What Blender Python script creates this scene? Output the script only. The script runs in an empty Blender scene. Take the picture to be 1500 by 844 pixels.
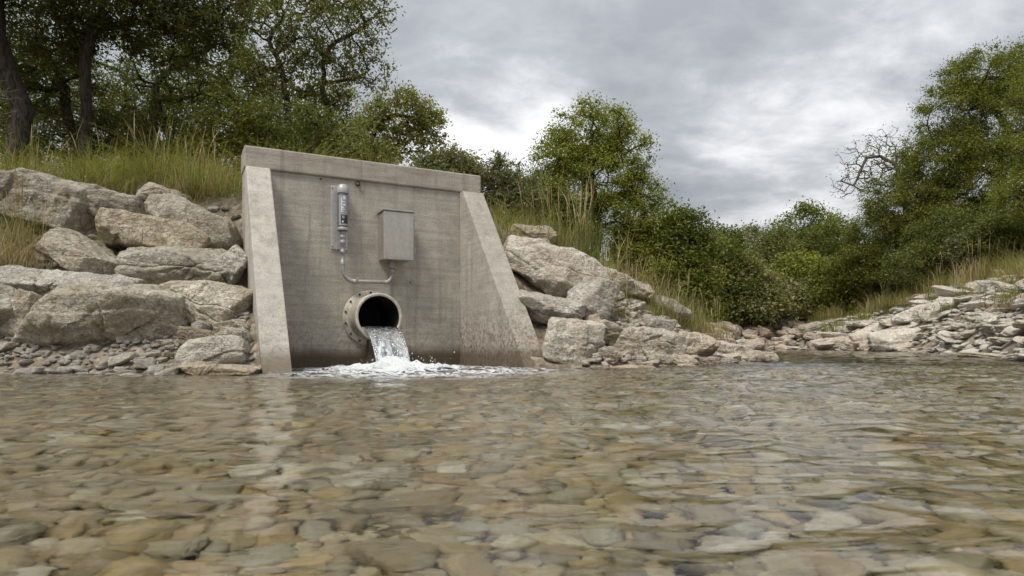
import bpy, bmesh, math, random
import numpy as np
from mathutils import Vector, Matrix
R = math.radians
sc = bpy.context.scene
C = sc.collection

# ------------------------------------------------------------------ camera, sky, sun, exposure
CAM_H = 0.28
F_PX, CX, HY = 950.0, 750.0, 504.0          # focal length, centre column and horizon row, in the photograph's pixels
cam_d = bpy.data.cameras.new('camera')
cam = bpy.data.objects.new('camera', cam_d); C.objects.link(cam)
cam.location = (0, 0, CAM_H); cam.rotation_euler = (R(90), 0, 0)
cam_d.sensor_width = 36.0; cam_d.lens = 36.0 * F_PX / 1500.0
cam_d.shift_y = (HY - 422.0) / 1500.0
cam_d.clip_start = 0.02; cam_d.clip_end = 3000
cam_d.dof.use_dof = True; cam_d.dof.focus_distance = 7.5; cam_d.dof.aperture_fstop = 8.0
sc.camera = cam

SUN_EL, SUN_AZ = R(58), R(215)               # azimuth clockwise from +Y: behind the camera, to its left
sdir = Vector((math.sin(SUN_AZ) * math.cos(SUN_EL), math.cos(SUN_AZ) * math.cos(SUN_EL), math.sin(SUN_EL)))
sun_d = bpy.data.lights.new('sun', 'SUN'); sun_d.energy = 1.9; sun_d.angle = R(16); sun_d.color = (1, .96, .9)
sun = bpy.data.objects.new('sun', sun_d); C.objects.link(sun)
sun.rotation_euler = sdir.to_track_quat('Z', 'Y').to_euler(); sun.location = (-10, -10, 30)

sc.view_settings.view_transform = 'Standard'; sc.view_settings.look = 'None'
sc.view_settings.gamma = 1; sc.view_settings.use_curve_mapping = False
sc.view_settings.exposure = 0.68
sc.render.engine = 'CYCLES'
cy = sc.cycles
cy.use_denoising = True
try: cy.denoiser = 'OPENIMAGEDENOISE'
except Exception: pass
cy.max_bounces = 10; cy.diffuse_bounces = 3; cy.glossy_bounces = 4; cy.transmission_bounces = 6; cy.transparent_max_bounces = 8
cy.sample_clamp_indirect = 6.0; cy.caustics_reflective = True; cy.caustics_refractive = True


class NT:
    """short hand for building a node tree"""
    def __init__(s, tree): s.t = tree; tree.nodes.clear()
    def n(s, typ, props=None, **ins):
        nd = s.t.nodes.new(typ)
        for k, v in (props or {}).items(): setattr(nd, k, v)
        for k, v in ins.items():
            key = int(k[1:]) if k[0] == '_' and k[1:].isdigit() else k.replace('_', ' ')
            s.set(nd.inputs[key], v)
        return nd
    def set(s, sock, v):
        if hasattr(v, 'is_output'): s.t.links.new(v, sock)
        elif isinstance(v, bpy.types.Node): s.t.links.new(v.outputs[0], sock)
        else:
            if isinstance(v, (tuple, list)) and len(v) == 3 and sock.type == 'RGBA': v = (*v, 1)
            sock.default_value = v
    def math(s, op, a, b=0.0, c=0.0, clamp=False):
        return s.n('ShaderNodeMath', {'operation': op, 'use_clamp': clamp}, _0=a, _1=b, _2=c).outputs[0]
    def vmath(s, op, a, b=(0, 0, 0), out=0):
        return s.n('ShaderNodeVectorMath', {'operation': op}, _0=a, _1=b).outputs[out]
    def noise(s, vec, scale, detail=4, rough=.55, dist=0.0, col=False):
        nd = s.n('ShaderNodeTexNoise', None, Vector=vec, Scale=scale, Detail=detail, Roughness=rough, Distortion=dist)
        return nd.outputs[1 if col else 0]
    def voro(s, vec, scale, feature='F1', out=0, rnd=1.0):
        return s.n('ShaderNodeTexVoronoi', {'feature': feature}, Vector=vec, Scale=scale, Randomness=rnd).outputs[out]
    def ramp(s, fac, stops, interp='LINEAR'):
        nd = s.n('ShaderNodeValToRGB', None, Fac=fac); cr = nd.color_ramp; cr.interpolation = interp
        while len(cr.elements) < len(stops): cr.elements.new(.5)
        for e, (p, c) in zip(cr.elements, stops):
            e.position = p; e.color = (c, c, c, 1) if isinstance(c, (int, float)) else (*c, 1)
        return nd.outputs[0]
    def step(s, v, a, b):
        return s.n('ShaderNodeMapRange', {'interpolation_type': 'SMOOTHSTEP'}, Value=v, From_Min=a, From_Max=b).outputs[0]
    def mix(s, fac, a, b, mode='MIX'):
        nd = s.n('ShaderNodeMix', {'data_type': 'RGBA', 'blend_type': mode})
        s.set(nd.inputs[0], fac); s.set(nd.inputs[6], a); s.set(nd.inputs[7], b)
        return nd.outputs[2]
    def mapping(s, vec, scale=(1, 1, 1), rot=(0, 0, 0), loc=(0, 0, 0)):
        return s.n('ShaderNodeMapping', None, Vector=vec, Scale=scale, Rotation=rot, Location=loc).outputs[0]
    def bump(s, h, strength, dist, normal=None):
        nd = s.n('ShaderNodeBump', None, Height=h, Strength=strength, Distance=dist)
        if normal is not None: s.set(nd.inputs['Normal'], normal)
        return nd.outputs[0]
    def out(s, surf): s.set(s.n('ShaderNodeOutputMaterial').inputs[0], surf)
    def principled(s, **k):
        return s.n('ShaderNodeBsdfPrincipled', None, **k).outputs[0]


w = bpy.data.worlds.new('World'); sc.world = w; w.use_nodes = True
T = NT(w.node_tree)
sky = T.n('ShaderNodeTexSky', {'sky_type': 'NISHITA', 'sun_disc': False, 'sun_elevation': SUN_EL, 'sun_rotation': SUN_AZ})
gen = T.n('ShaderNodeTexCoord').outputs['Generated']
sep = T.n('ShaderNodeSeparateXYZ', None, _0=gen)
zup = T.math('MAXIMUM', sep.outputs[2], 0.0)
den = T.math('ADD', zup, 0.22)
px_ = T.math('DIVIDE', sep.outputs[0], den); py_ = T.math('DIVIDE', sep.outputs[1], den)
cp = T.n('ShaderNodeCombineXYZ', None, _0=px_, _1=py_, _2=0.0).outputs[0]
cpr = T.mapping(cp, (1.15, 1.35, 1), (0, 0, R(-28)), (3.1, 1.7, 0))
big = T.noise(cpr, 1.15, 5, .5, .25)
wisp = T.noise(T.mapping(cp, (1, 1.25, 1), (0, 0, R(-35)), (7, 2, 0)), 2.6, 8, .6, .45)
fine = T.noise(T.mapping(cp, (1, 1.15, 1), (0, 0, R(-30)), (1, 9, 0)), 7.5, 6, .6, .3)
dens = T.math('ADD', T.math('MULTIPLY', big, .58), T.math('ADD', T.math('MULTIPLY', wisp, .30), T.math('MULTIPLY', fine, .17)))
def skydir(px, py):
    v = Vector(((px - CX) / F_PX, 1, (HY - py) / F_PX)).normalized(); return tuple(v)
def glow(px, py, lo):
    d = T.vmath('DOT_PRODUCT', gen, skydir(px, py), out=1)
    return T.step(d, lo, 1.0)
thin = T.math('ADD', T.math('ADD', T.math('MULTIPLY', glow(720, 160, .984), .14), T.math('MULTIPLY', glow(1400, 40, .975), .0)), T.math('MULTIPLY', glow(1165, 235, .986), .12))
thick = T.math('ADD', T.math('MULTIPLY', glow(1060, 110, .968), .085), T.math('ADD', T.math('MULTIPLY', glow(640, 10, .972), .11), T.math('MULTIPLY', glow(1400, 30, .95), .035)))
dens = T.math('SUBTRACT', T.math('ADD', dens, thick), thin)
cl = T.ramp(dens, [(.36, (.95, .95, .95)), (.43, (.74, .745, .755)), (.48, (.57, .585, .605)), (.54, (.42, .437, .462)), (.64, (.32, .335, .36))])
zen = T.math('ADD', T.math('MULTIPLY', zup, 1.5), 0.72)
CLOUD = 6.5
zen = T.math('MULTIPLY', zen, CLOUD)
cl = T.vmath('SCALE', cl); T.set(cl.node.inputs['Scale'], zen)
skc = T.mix(.95, sky.outputs[0], cl)
bg = T.n('ShaderNodeBackground', None, Color=skc, Strength=0.1)
T.set(T.n('ShaderNodeOutputWorld').inputs[0], bg.outputs[0])

# ------------------------------------------------------------------ helpers
def V3(px, py, D):
    return np.array([(px - CX) / F_PX * D, D, CAM_H + (HY - py) / F_PX * D])

def mk(name, V, F, mat, parent=None, smooth=True):
    me = bpy.data.meshes.new(name)
    V = np.asarray(V, np.float32)
    if not isinstance(F, list): F = [F]
    F = [np.asarray(f, np.int32) for f in F if len(f)]
    me.vertices.add(len(V)); me.vertices.foreach_set('co', V.ravel())
    nl = sum(f.size for f in F); nf = sum(len(f) for f in F)
    me.loops.add(nl); me.loops.foreach_set('vertex_index', np.concatenate([f.ravel() for f in F]))
    tot = np.concatenate([np.full(len(f), f.shape[1], np.int32) for f in F])
    st = np.concatenate([[0], np.cumsum(tot)[:-1]]).astype(np.int32)
    me.polygons.add(nf); me.polygons.foreach_set('loop_start', st)
    try: me.polygons.foreach_set('loop_total', tot)
    except Exception: pass
    me.polygons.foreach_set('use_smooth', np.full(nf, bool(smooth)))
    me.update(calc_edges=True); me.validate()
    if mat: me.materials.append(mat)
    o = bpy.data.objects.new(name, me); C.objects.link(o)
    if parent: o.parent = parent
    return o

def bmobj(name, bm, mat, parent=None, smooth=False):
    me = bpy.data.meshes.new(name); bmesh.ops.recalc_face_normals(bm, faces=bm.faces[:]); bm.to_mesh(me); bm.free()
    if smooth: me.polygons.foreach_set('use_smooth', [True] * len(me.polygons))
    if mat: me.materials.append(mat)
    o = bpy.data.objects.new(name, me); C.objects.link(o)
    if parent: o.parent = parent
    return o

def tag(o, label=None, cat=None, group=None, kind=None):
    if label: o['label'] = label
    if cat: o['category'] = cat
    if group: o['group'] = group
    if kind: o['kind'] = kind
    return o

def empty(name, loc=(0, 0, 0), rz=0.0, **k):
    o = bpy.data.objects.new(name, None); C.objects.link(o); o.empty_display_size = .1
    o.location = loc; o.rotation_euler = (0, 0, rz)
    return tag(o, **k) if k else o

def dup(o, parent=None):
    c = o.copy(); C.objects.link(c)
    if parent: c.parent = parent
    return c

def dup_tree(o):
    c = dup(o)
    for ch in list(o.children): dup(ch, c)
    return c

_rs = np.random.RandomState(7)
_G = _rs.normal(size=(512, 3)); _G /= np.linalg.norm(_G, axis=1)[:, None]
def perlin(p, seed=0):
    p = np.asarray(p, float); i = np.floor(p).astype(np.int64); f = p - i
    u = f * f * f * (f * (f * 6 - 15) + 10)
    res = np.zeros(len(p))
    for dx in (0, 1):
        wx = u[:, 0] if dx else 1 - u[:, 0]
        for dy in (0, 1):
            wy = u[:, 1] if dy else 1 - u[:, 1]
            for dz in (0, 1):
                wz = u[:, 2] if dz else 1 - u[:, 2]
                h = (i[:, 0] + dx) * 73856093 ^ (i[:, 1] + dy) * 19349663 ^ (i[:, 2] + dz) * 83492791 ^ (seed * 2654435)
                h = (h ^ (h >> 13)) * 1274126177; h = (h ^ (h >> 16)) & 511
                g = _G[h]
                res += wx * wy * wz * (g[:, 0] * (f[:, 0] - dx) + g[:, 1] * (f[:, 1] - dy) + g[:, 2] * (f[:, 2] - dz))
    return res
def fbm(p, oct=4, seed=0, gain=.5):
    p = np.asarray(p, float); s = 0; a = 1.0
    for k in range(oct): s = s + a * perlin(p * 2 ** k + k * 17.3, seed + k); a *= gain
    return s
def sstep(x, a, b):
    t = np.clip((x - a) / (b - a), 0, 1); return t * t * (3 - 2 * t)

# ------------------------------------------------------------------ terrain shape
TH = 0.477
SX0, SY0, SW, ZT, ZJ = -2.898, 7.07, 2.843, 2.476, 2.227
WL, CN = 1.531, -0.113                       # wing run to the waterline; wall face set back
U = np.array([math.cos(TH), math.sin(TH)]); N_ = np.array([math.sin(TH), -math.cos(TH)])
RIVER = np.array([(-70, -25), (-70, 4.8), (-14, 5.4), (-6, 5.72), (-4.2, 5.78), (-2.15, 5.72), (.45, 6.95), (.95, 6.9), (1.95, 7.4),
    (2.9, 8.25), (3.8, 9.6), (4.5, 11.2), (4.7, 12.3), (4.4, 13.6), (4.2, 17), (5, 21), (7.5, 25), (10, 27.4), (12.4, 28.4), (13.4, 27.4),
    (13.2, 24), (12.3, 19.5), (10.5, 14.5), (8.6, 11), (7.2, 9), (6.6, 7.5), (6.4, 4), (7, -25)], float)
def river_sd(X, Y):
    """signed distance to the water's edge: negative in the river"""
    P = np.stack([X, Y], -1); d = np.full(X.shape, 1e9); ins = np.zeros(X.shape, bool)
    n = len(RIVER)
    for k in range(n):
        a = RIVER[k]; b = RIVER[(k + 1) % n]; e = b - a; q = P - a
        t = np.clip((q @ e) / (e @ e), 0, 1)
        d = np.minimum(d, np.linalg.norm(q - t[..., None] * e, axis=-1))
        c = ((a[1] <= Y) & (b[1] > Y)) | ((b[1] <= Y) & (a[1] > Y))
        with np.errstate(divide='ignore', invalid='ignore'):
            xi = a[0] + (Y - a[1]) / (b[1] - a[1] if b[1] != a[1] else 1e-9) * e[0]
        ins ^= c & (X < xi)
    return np.where(ins, -d, d)
def terrain(X, Y, low=True):
    X = np.asarray(X, float); Y = np.asarray(Y, float); sh = X.shape
    X = X.ravel(); Y = Y.ravel()
    sd = river_sd(X, Y)
    cap = np.interp(X, [-.6, .3, 1.0, 1.8, 2.9, 3.8, 4.6, 6], [2.42, 1.75, 1.52, 1.17, .74, .3, .12, .3])
    cap = np.where(Y > 12.5, cap + (np.maximum(cap, 1.2) - cap) * sstep(Y, 12.5, 15.5), cap)
    slope = np.interp(X, [-1, .5, 2.5, 4.5], [1.02, .85, .62, .3])
    rb = sstep(X - (5.2 + .27 * np.maximum(Y, 0)), -.6, .6) * sstep(Y, 40, 27)      # right bank
    cap = cap + (np.interp(Y, [8, 16, 22, 28], [2.0, 2.4, 2.6, 1.5]) - cap) * rb
    slope = slope + (1.0 - slope) * rb
    fb = sstep(Y, 20.5, 23) * (1 - rb)                                                # far bank
    cap = cap + (1.05 - cap) * fb; slope = slope + (.55 - slope) * fb
    s = np.maximum(sd, 0) * slope
    z = cap * (1 - np.exp(-(s / cap) ** 1.5)) if False else np.minimum(s, cap) - .12 * cap * np.exp(-((s - cap) / (.35 * cap)) ** 2)
    z = z + np.minimum(.07 * np.maximum(sd - cap / slope, 0), 1.6 + .0 * sd) * (1 - .5 * rb)
    z = z + .012 * np.maximum(sd - 30, 0)
    P = np.stack([X, Y, 0 * X], -1)
    nz = .10 * fbm(P * .9, 3, 3) + .05 * fbm(P * 3.1, 3, 5)
    z = np.where(sd > 0, z + nz * np.clip(sd * 1.5, 0, 1), np.maximum(.5 * sd, -.13) - .05 * sstep(-sd, 1, 4) + .02 * fbm(P * 1.3, 3, 9))
    a = (X - SX0) * U[0] + (Y - SY0) * U[1]; n = (X - SX0) * N_[0] + (Y - SY0) * N_[1]
    if low:
        z = z - .24 * sstep(sd, .5, .9) * sstep(sd, 2.3, 1.9) * sstep(X, -1.6, -2.0) - .13 * sstep(sd, .1, .4) * sstep(sd, 2.2, 1.6) * sstep(X, .0, .3) * sstep(X, 4, 3) * sstep(Y, 14, 12)
    basin = (a > .12) & (a < SW - .10) & (n > CN - .37) & (n < 2.4)
    z = np.where(basin, np.minimum(z, -.2), z)
    under = (a > -.02) & (a < SW + .02) & (n <= CN - .37) & (n > CN - .9)
    z = np.where(under, np.minimum(z, ZT - .25), z)
    return z.reshape(sh)
def tz(x, y): return float(terrain(np.array([x]), np.array([y]))[0])
def ray_hit(px, py, lo=3.0, hi=60.0):
    """where the line of sight through a pixel of the photograph meets the ground"""
    D = np.arange(lo, hi, .04); X = (px - CX) / F_PX * D; Z = CAM_H + (HY - py) / F_PX * D
    g = Z - terrain(X, D, False); k = np.nonzero(g <= 0)[0]
    if len(k): return float(D[k[0]])
    k = (D > 6) & (D < 30); return float(D[k][np.argmin(g[k])])

# ------------------------------------------------------------------ materials
def new_mat(name):
    m = bpy.data.materials.new(name); m.use_nodes = True; return m, NT(m.node_tree)

def mat_rock(name, light, dark, rust, wet=.085, scale=1.0, lich=.5):
    m, t = new_mat(name)
    co = t.n('ShaderNodeTexCoord').outputs['Object']
    geo = t.n('ShaderNodeNewGeometry'); oi = t.n('ShaderNodeObjectInfo')
    off = t.vmath('SCALE', t.n('ShaderNodeCombineXYZ', None, _0=oi.outputs['Random'], _1=oi.outputs['Random'], _2=oi.outputs['Random']).outputs[0])
    t.set(off.node.inputs['Scale'], 37.0)
    p = t.vmath('ADD', geo.outputs['Position'], off)
    n1 = t.noise(p, 3.0 * scale, 6, .6, .4); n2 = t.noise(p, 11.0 * scale, 6, .65, .2); n3 = t.noise(p, 45.0 * scale, 4, .7)
    v1 = t.voro(t.vmath('ADD', p, t.vmath('SCALE', t.noise(p, 6 * scale, 3, col=True))), 5.0 * scale, 'DISTANCE_TO_EDGE')
    base = t.mix(t.ramp(n1, [(.35, 0), (.65, 1)]), dark, light)
    base = t.mix(t.math('MULTIPLY', t.ramp(n2, [(.45, 0), (.68, 1)]), .55), base, rust)
    l2 = t.noise(t.vmath('ADD', p, (9.1, 3.3, 1.7)), 7.0 * scale, 7, .72, .3)
    base = t.mix(t.math('MULTIPLY', t.ramp(l2, [(.52, 0), (.64, 1)]), lich), base, (.16, .145, .12))
    l3 = t.noise(t.vmath('ADD', p, (2.1, 13.3, 5.7)), 9.0 * scale, 7, .7, .2)
    base = t.mix(t.math('MULTIPLY', t.ramp(l3, [(.56, 0), (.68, 1)]), .6), base, tuple(min(.72, c * 1.35) for c in light))
    base = t.mix(t.math('MULTIPLY', t.ramp(n3, [(.4, 1), (.55, 0)]), .25), base, (.12, .10, .08))
    ck = t.math('MULTIPLY', t.math('SUBTRACT', 1.0, t.ramp(v1, [(0, 0), (.035, 1)])), t.ramp(n1, [(.42, 0), (.58, 1)]))
    base = t.mix(t.math('MULTIPLY', ck, .6), base, (.11, .075, .045))
    hv = t.n('ShaderNodeHueSaturation', None, Value=t.math('ADD', t.math('MULTIPLY', oi.outputs['Random'], .3), .85), Saturation=t.math('ADD', t.math('MULTIPLY', t.math('FRACT', t.math('MULTIPLY', oi.outputs['Random'], 7.3)), .5), .75), Color=base).outputs[0]
    rough = .92
    if wet:
        zz = t.n('ShaderNodeSeparateXYZ', None, _0=geo.outputs['Position']).outputs[2]
        wz = t.step(t.math('ADD', zz, t.math('MULTIPLY', t.math('SUBTRACT', n2, .5), .14)), wet, wet - .065)
        hv = t.mix(t.math('MULTIPLY', wz, .8), hv, t.mix(1.0, hv, (.5, .42, .32), 'MULTIPLY'))
        rough = t.math('SUBTRACT', .92, t.math('MULTIPLY', wz, .5))
    strata = t.noise(t.mapping(p, (2, 2, 22)), 1.4 * scale, 4, .6)
    h = t.math('ADD', t.math('MULTIPLY', n2, .6), t.math('MULTIPLY', n3, .22))
    h = t.math('ADD', h, t.math('MULTIPLY', t.ramp(v1, [(0, 0), (.05, 1)]), .10))
    h = t.math('ADD', h, t.math('MULTIPLY', t.math('ABSOLUTE', t.math('SUBTRACT', t.noise(p, 6.5 * scale, 6, .62, .5), .5)), 1.3))
    h = t.math('ADD', h, t.math('MULTIPLY', strata, .28))
    t.out(t.principled(Base_Color=hv, Roughness=rough, Normal=t.bump(h, 1.0, .085 / scale ** .5), **{'Specular_IOR_Level': .25}))
    return m

M = {}
M['rock_grey'] = mat_rock('grey_limestone', (.68, .625, .515), (.47, .41, .315), (.38, .31, .20))
M['rock_tan'] = mat_rock('tan_limestone', (.58, .525, .425), (.37, .315, .235), (.35, .26, .16))
M['rock_pale'] = mat_rock('pale_limestone', (.70, .635, .525), (.50, .425, .325), (.44, .33, .21), lich=.4)
M['rock_slab'] = mat_rock('bank_slab_limestone', (.76, .71, .61), (.58, .52, .425), (.50, .40, .28), lich=.15, scale=.7)
M['rock_red'] = mat_rock('reddish_stone', (.64, .55, .45), (.46, .38, .30), (.46, .33, .23), scale=.6)
M['stone_small'] = mat_rock('small_stone', (.74, .69, .59), (.52, .465, .38), (.44, .35, .24), wet=.0, scale=2.2, lich=.2)

def mat_cobble():
    m, t = new_mat('river_cobble')
    oi = t.n('ShaderNodeObjectInfo'); geo = t.n('ShaderNodeNewGeometry')
    r = t.math('FRACT', t.math('ADD', t.math('MULTIPLY', oi.outputs['Random'], 5.13), geo.outputs['Random Per Island']))
    base = t.ramp(r, [(0, (.25, .20, .12)), (.16, (.42, .355, .23)), (.32, (.47, .35, .16)), (.46, (.33, .32, .25)), (.60, (.54, .475, .34)), (.72, (.38, .26, .13)), (.84, (.62, .58, .48)), (.94, (.14, .13, .10))], 'CONSTANT')
    p = geo.outputs['Position']
    n1 = t.noise(p, 14, 5, .6, .3); n2 = t.noise(p, 60, 4, .65); n3 = t.noise(p, 2.0, 3, .5)
    base = t.mix(t.math('MULTIPLY', t.ramp(n1, [(.32, 0), (.68, 1)]), .65), base, (.30, .22, .10))
    base = t.mix(t.math('MULTIPLY', t.ramp(n3, [(.35, 0), (.62, 1)]), .5), base, (.25, .205, .115))
    base = t.mix(t.math('MULTIPLY', t.ramp(n2, [(.5, 0), (.68, 1)]), .4), base, (.10, .08, .05))
    t.out(t.principled(Base_Color=base, Roughness=.6, Normal=t.bump(t.math('ADD', n1, t.math('MULTIPLY', n2, .5)), .6, .008)))
    return m
M['cobble'] = mat_cobble()

def mat_ground():
    m, t = new_mat('ground_soil')
    geo = t.n('ShaderNodeNewGeometry'); p = geo.outputs['Position']
    z = t.n('ShaderNodeSeparateXYZ', None, _0=p).outputs[2]
    n1 = t.noise(p, 1.3, 5, .6); n2 = t.noise(p, 9, 6, .65); n3 = t.noise(p, 40, 4, .7)
    v = t.voro(p, 16); vc = t.voro(p, 16, out=1)
    vg = t.n('ShaderNodeSeparateXYZ', None, _0=vc).outputs[0]
    soil = t.mix(n2, (.07, .052, .034), (.20, .155, .105))
    grav = t.mix(vg, (.16, .13, .095), (.44, .38, .30))
    base = t.mix(t.ramp(t.math('ADD', t.math('MULTIPLY', n1, .6), t.math('MULTIPLY', n2, .4)), [(.4, 0), (.56, 1)]), soil, grav)
    base = t.mix(t.math('MULTIPLY', t.step(z, 1.5, 2.3), .75), base, t.mix(n2, (.045, .042, .02), (.13, .11, .055)))
    bedm = t.step(z, .03, -.05)
    bed = t.mix(vg, (.05, .04, .025), (.16, .13, .085))
    base = t.mix(bedm, base, bed)
    h = t.math('ADD', t.math('MULTIPLY', t.math('SUBTRACT', 1.0, v), .5), t.math('ADD', t.math('MULTIPLY', n2, .5), t.math('MULTIPLY', n3, .3)))
    t.out(t.principled(Base_Color=base, Roughness=.95, Normal=t.bump(h, .9, .04), **{'Specular_IOR_Level': .15}))
    return m
M['ground'] = mat_ground()

def mat_leaf(name, stops, trans=.35, clump=.8, rough=.5):
    m, t = new_mat(name)
    geo = t.n('ShaderNodeNewGeometry'); oi = t.n('ShaderNodeObjectInfo')
    n = t.noise(geo.outputs['Position'], clump, 3, .5)
    f = t.math('ADD', t.math('MULTIPLY', geo.outputs['Random Per Island'], .6), t.math('MULTIPLY', t.ramp(n, [(.3, 0), (.7, 1)]), .4))
    c = t.ramp(f, stops)
    hs = t.n('ShaderNodeHueSaturation', None, Color=c, Value=t.math('ADD', t.math('MULTIPLY', oi.outputs['Random'], .3), .85)).outputs[0]
    b = t.principled(Base_Color=hs, Roughness=rough, **{'Specular_IOR_Level': .35})
    tr = t.n('ShaderNodeBsdfTranslucent', None, Color=t.mix(1.0, hs, (1.25, 1.3, .6), 'MULTIPLY')).outputs[0]
    t.out(t.n('ShaderNodeMixShader', None, _0=trans, _1=b, _2=tr).outputs[0])
    return m
M['leaf_oak'] = mat_leaf('oak_leaves', [(0, (0.061, 0.073, 0.017)), (.5, (0.127, 0.151, 0.030)), (.85, (0.204, 0.221, 0.044)), (1, (0.326, 0.277, 0.063))])
M['leaf_elm'] = mat_leaf('elm_leaves', [(0, (0.073, 0.088, 0.016)), (.5, (0.142, 0.164, 0.026)), (.85, (0.226, 0.222, 0.040)), (1, (0.341, 0.261, 0.053))])
M['leaf_open'] = mat_leaf('thin_leaves', [(0, (0.101, 0.112, 0.035)), (.5, (0.183, 0.198, 0.058)), (.85, (0.285, 0.278, 0.088)), (1, (0.386, 0.305, 0.118))])
M['leaf_grey'] = mat_leaf('greyish_leaves', [(0, (0.102, 0.113, 0.051)), (.5, (0.186, 0.194, 0.096)), (.85, (0.271, 0.269, 0.141)), (1, (0.373, 0.329, 0.179))])
M['leaf_dark'] = mat_leaf('dark_leaves', [(0, (0.054, 0.063, 0.019)), (.5, (0.110, 0.121, 0.031)), (.85, (0.184, 0.185, 0.046)), (1, (0.296, 0.240, 0.069))])
M['leaf_yellow'] = mat_leaf('yellowish_leaves', [(0, (0.118, 0.146, 0.024)), (.5, (0.205, 0.236, 0.039)), (.85, (0.300, 0.305, 0.054)), (1, (0.397, 0.336, 0.072))])
M['leaf_scrub'] = mat_leaf('scrub_leaves', [(0, (0.114, 0.114, 0.045)), (.5, (0.191, 0.196, 0.076)), (.85, (0.288, 0.270, 0.114)), (1, (0.382, 0.323, 0.151))])
M['grass_green'] = mat_leaf('green_grass', [(0, (0.079, 0.092, 0.023)), (.45, (0.147, 0.178, 0.036)), (.8, (0.225, 0.238, 0.063)), (1, (0.372, 0.302, 0.135))], .4, 1.5)
M['grass_dry'] = mat_leaf('dry_grass', [(0, (0.192, 0.142, 0.077)), (.5, (0.336, 0.260, 0.143)), (.85, (0.432, 0.354, 0.209)), (1, (0.192, 0.201, 0.066))], .3, 2.0)
M['grass_mixed'] = mat_leaf('mixed_grass', [(0, (0.106, 0.120, 0.032)), (.4, (0.188, 0.204, 0.058)), (.65, (0.300, 0.252, 0.105)), (1, (0.425, 0.336, 0.179))], .35, 1.2)

def mat_bark(name, a, b):
    m, t = new_mat(name)
    p = t.n('ShaderNodeNewGeometry').outputs['Position']
    n = t.noise(t.mapping(p, (1, 1, .25)), 22, 5, .65, .3)
    t.out(t.principled(Base_Color=t.mix(t.ramp(n, [(.35, 0), (.65, 1)]), a, b), Roughness=.95, Normal=t.bump(n, 1, .02), **{'Specular_IOR_Level': .15}))
    return m
M['bark'] = mat_bark('dark_bark', (.028, .023, .018), (.10, .085, .068))
M['bark_grey'] = mat_bark('grey_bark', (.05, .045, .04), (.17, .155, .135))

def mat_concrete(name, light, dark, wing=False, stain=.3):
    m, t = new_mat(name)
    p = t.n('ShaderNodeTexCoord').outputs['Object']
    z = t.n('ShaderNodeSeparateXYZ', None, _0=p).outputs[2]
    n1 = t.noise(p, 1.6, 5, .6, .3); n2 = t.noise(p, 7, 6, .68, .2); n3 = t.noise(p, 70, 4, .7)
    board = t.noise(t.mapping(p, (.9, .9, 14)), 1.5, 5, .6, .15)
    drip = t.noise(t.mapping(p, (9, 9, .55)), 1.0, 5, .6, .1)
    base = t.mix(t.ramp(n1, [(.3, 0), (.7, 1)]), dark, light)
    base = t.mix(t.math('MULTIPLY', t.ramp(n2, [(.42, 0), (.7, 1)]), .5), base, tuple(c * .62 for c in dark))
    base = t.mix(t.math('MULTIPLY', t.ramp(board, [(.45, 0), (.62, 1)]), .28 if wing else .42), base, tuple(c * .7 for c in dark))
    base = t.mix(t.math('MULTIPLY', t.ramp(drip, [(.52, 0), (.68, 1)]), .38), base, (.17, .145, .11))
    base = t.mix(t.math('MULTIPLY', t.ramp(n3, [(.36, 1), (.46, 0)]), .5), base, (.13, .115, .095))
    base = t.mix(t.math('MULTIPLY', t.ramp(n3, [(.58, 0), (.68, 1)]), .35), base, tuple(min(c * 1.35, .7) for c in light))
    if wing:                                                   # an older, darker pour below a sloping joint
        sx = t.n('ShaderNodeSeparateXYZ', None, _0=p).outputs[0]
        jz = t.math('ADD', t.math('ADD', z, t.math('MULTIPLY', sx, .35)), t.math('MULTIPLY', n2, .05))
        base = t.mix(t.math('MULTIPLY', t.step(jz, 1.26, 1.235), .30), base, tuple(c * .62 for c in light))
    # rusty and algal water stain above the waterline
    zn = t.math('ADD', z, t.math('MULTIPLY', t.math('SUBTRACT', n2, .5), .34))
    spk = t.math('MULTIPLY', t.step(zn, .95, .25), t.ramp(t.noise(t.mapping(p, (1, 1, .7)), 26, 5, .7), [(.47, 0), (.60, 1)]))
    base = t.mix(t.math('MULTIPLY', spk, stain), base, (.12, .07, .04))
    low = t.step(t.math('ADD', z, t.math('MULTIPLY', t.math('SUBTRACT', n1, .5), .12)), .30, .12)
    if wing: low = t.math('MULTIPLY', low, .8)
    base = t.mix(t.math('MULTIPLY', low, .9), base, t.mix(n2, (.04, .026, .012), (.13, .085, .04)))
    h = t.math('ADD', t.math('MULTIPLY', n3, .5), t.math('ADD', t.math('MULTIPLY', board, .5), t.math('MULTIPLY', n2, .7)))
    pits = t.ramp(t.voro(p, 34), [(.05, 0), (.16, 1)])
    h = t.math('ADD', h, t.math('MULTIPLY', pits, .35))
    t.out(t.principled(Base_Color=base, Roughness=t.math('SUBTRACT', .9, t.math('MULTIPLY', low, .45)), Normal=t.bump(h, .75, .012), **{'Specular_IOR_Level': .3}))
    return m
M['conc_wall'] = mat_concrete('board_marked_concrete', (.54, .495, .42), (.40, .365, .308))
M['conc_cap'] = mat_concrete('cap_concrete', (.50, .452, .375), (.385, .345, .284))
M['conc_wing'] = mat_concrete('wing_concrete', (.60, .56, .485), (.47, .435, .375), wing=True)
M['conc_inner'] = mat_concrete('stained_wing_concrete', (.50, .455, .385), (.37, .335, .28), wing=True, stain=.75)

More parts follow.
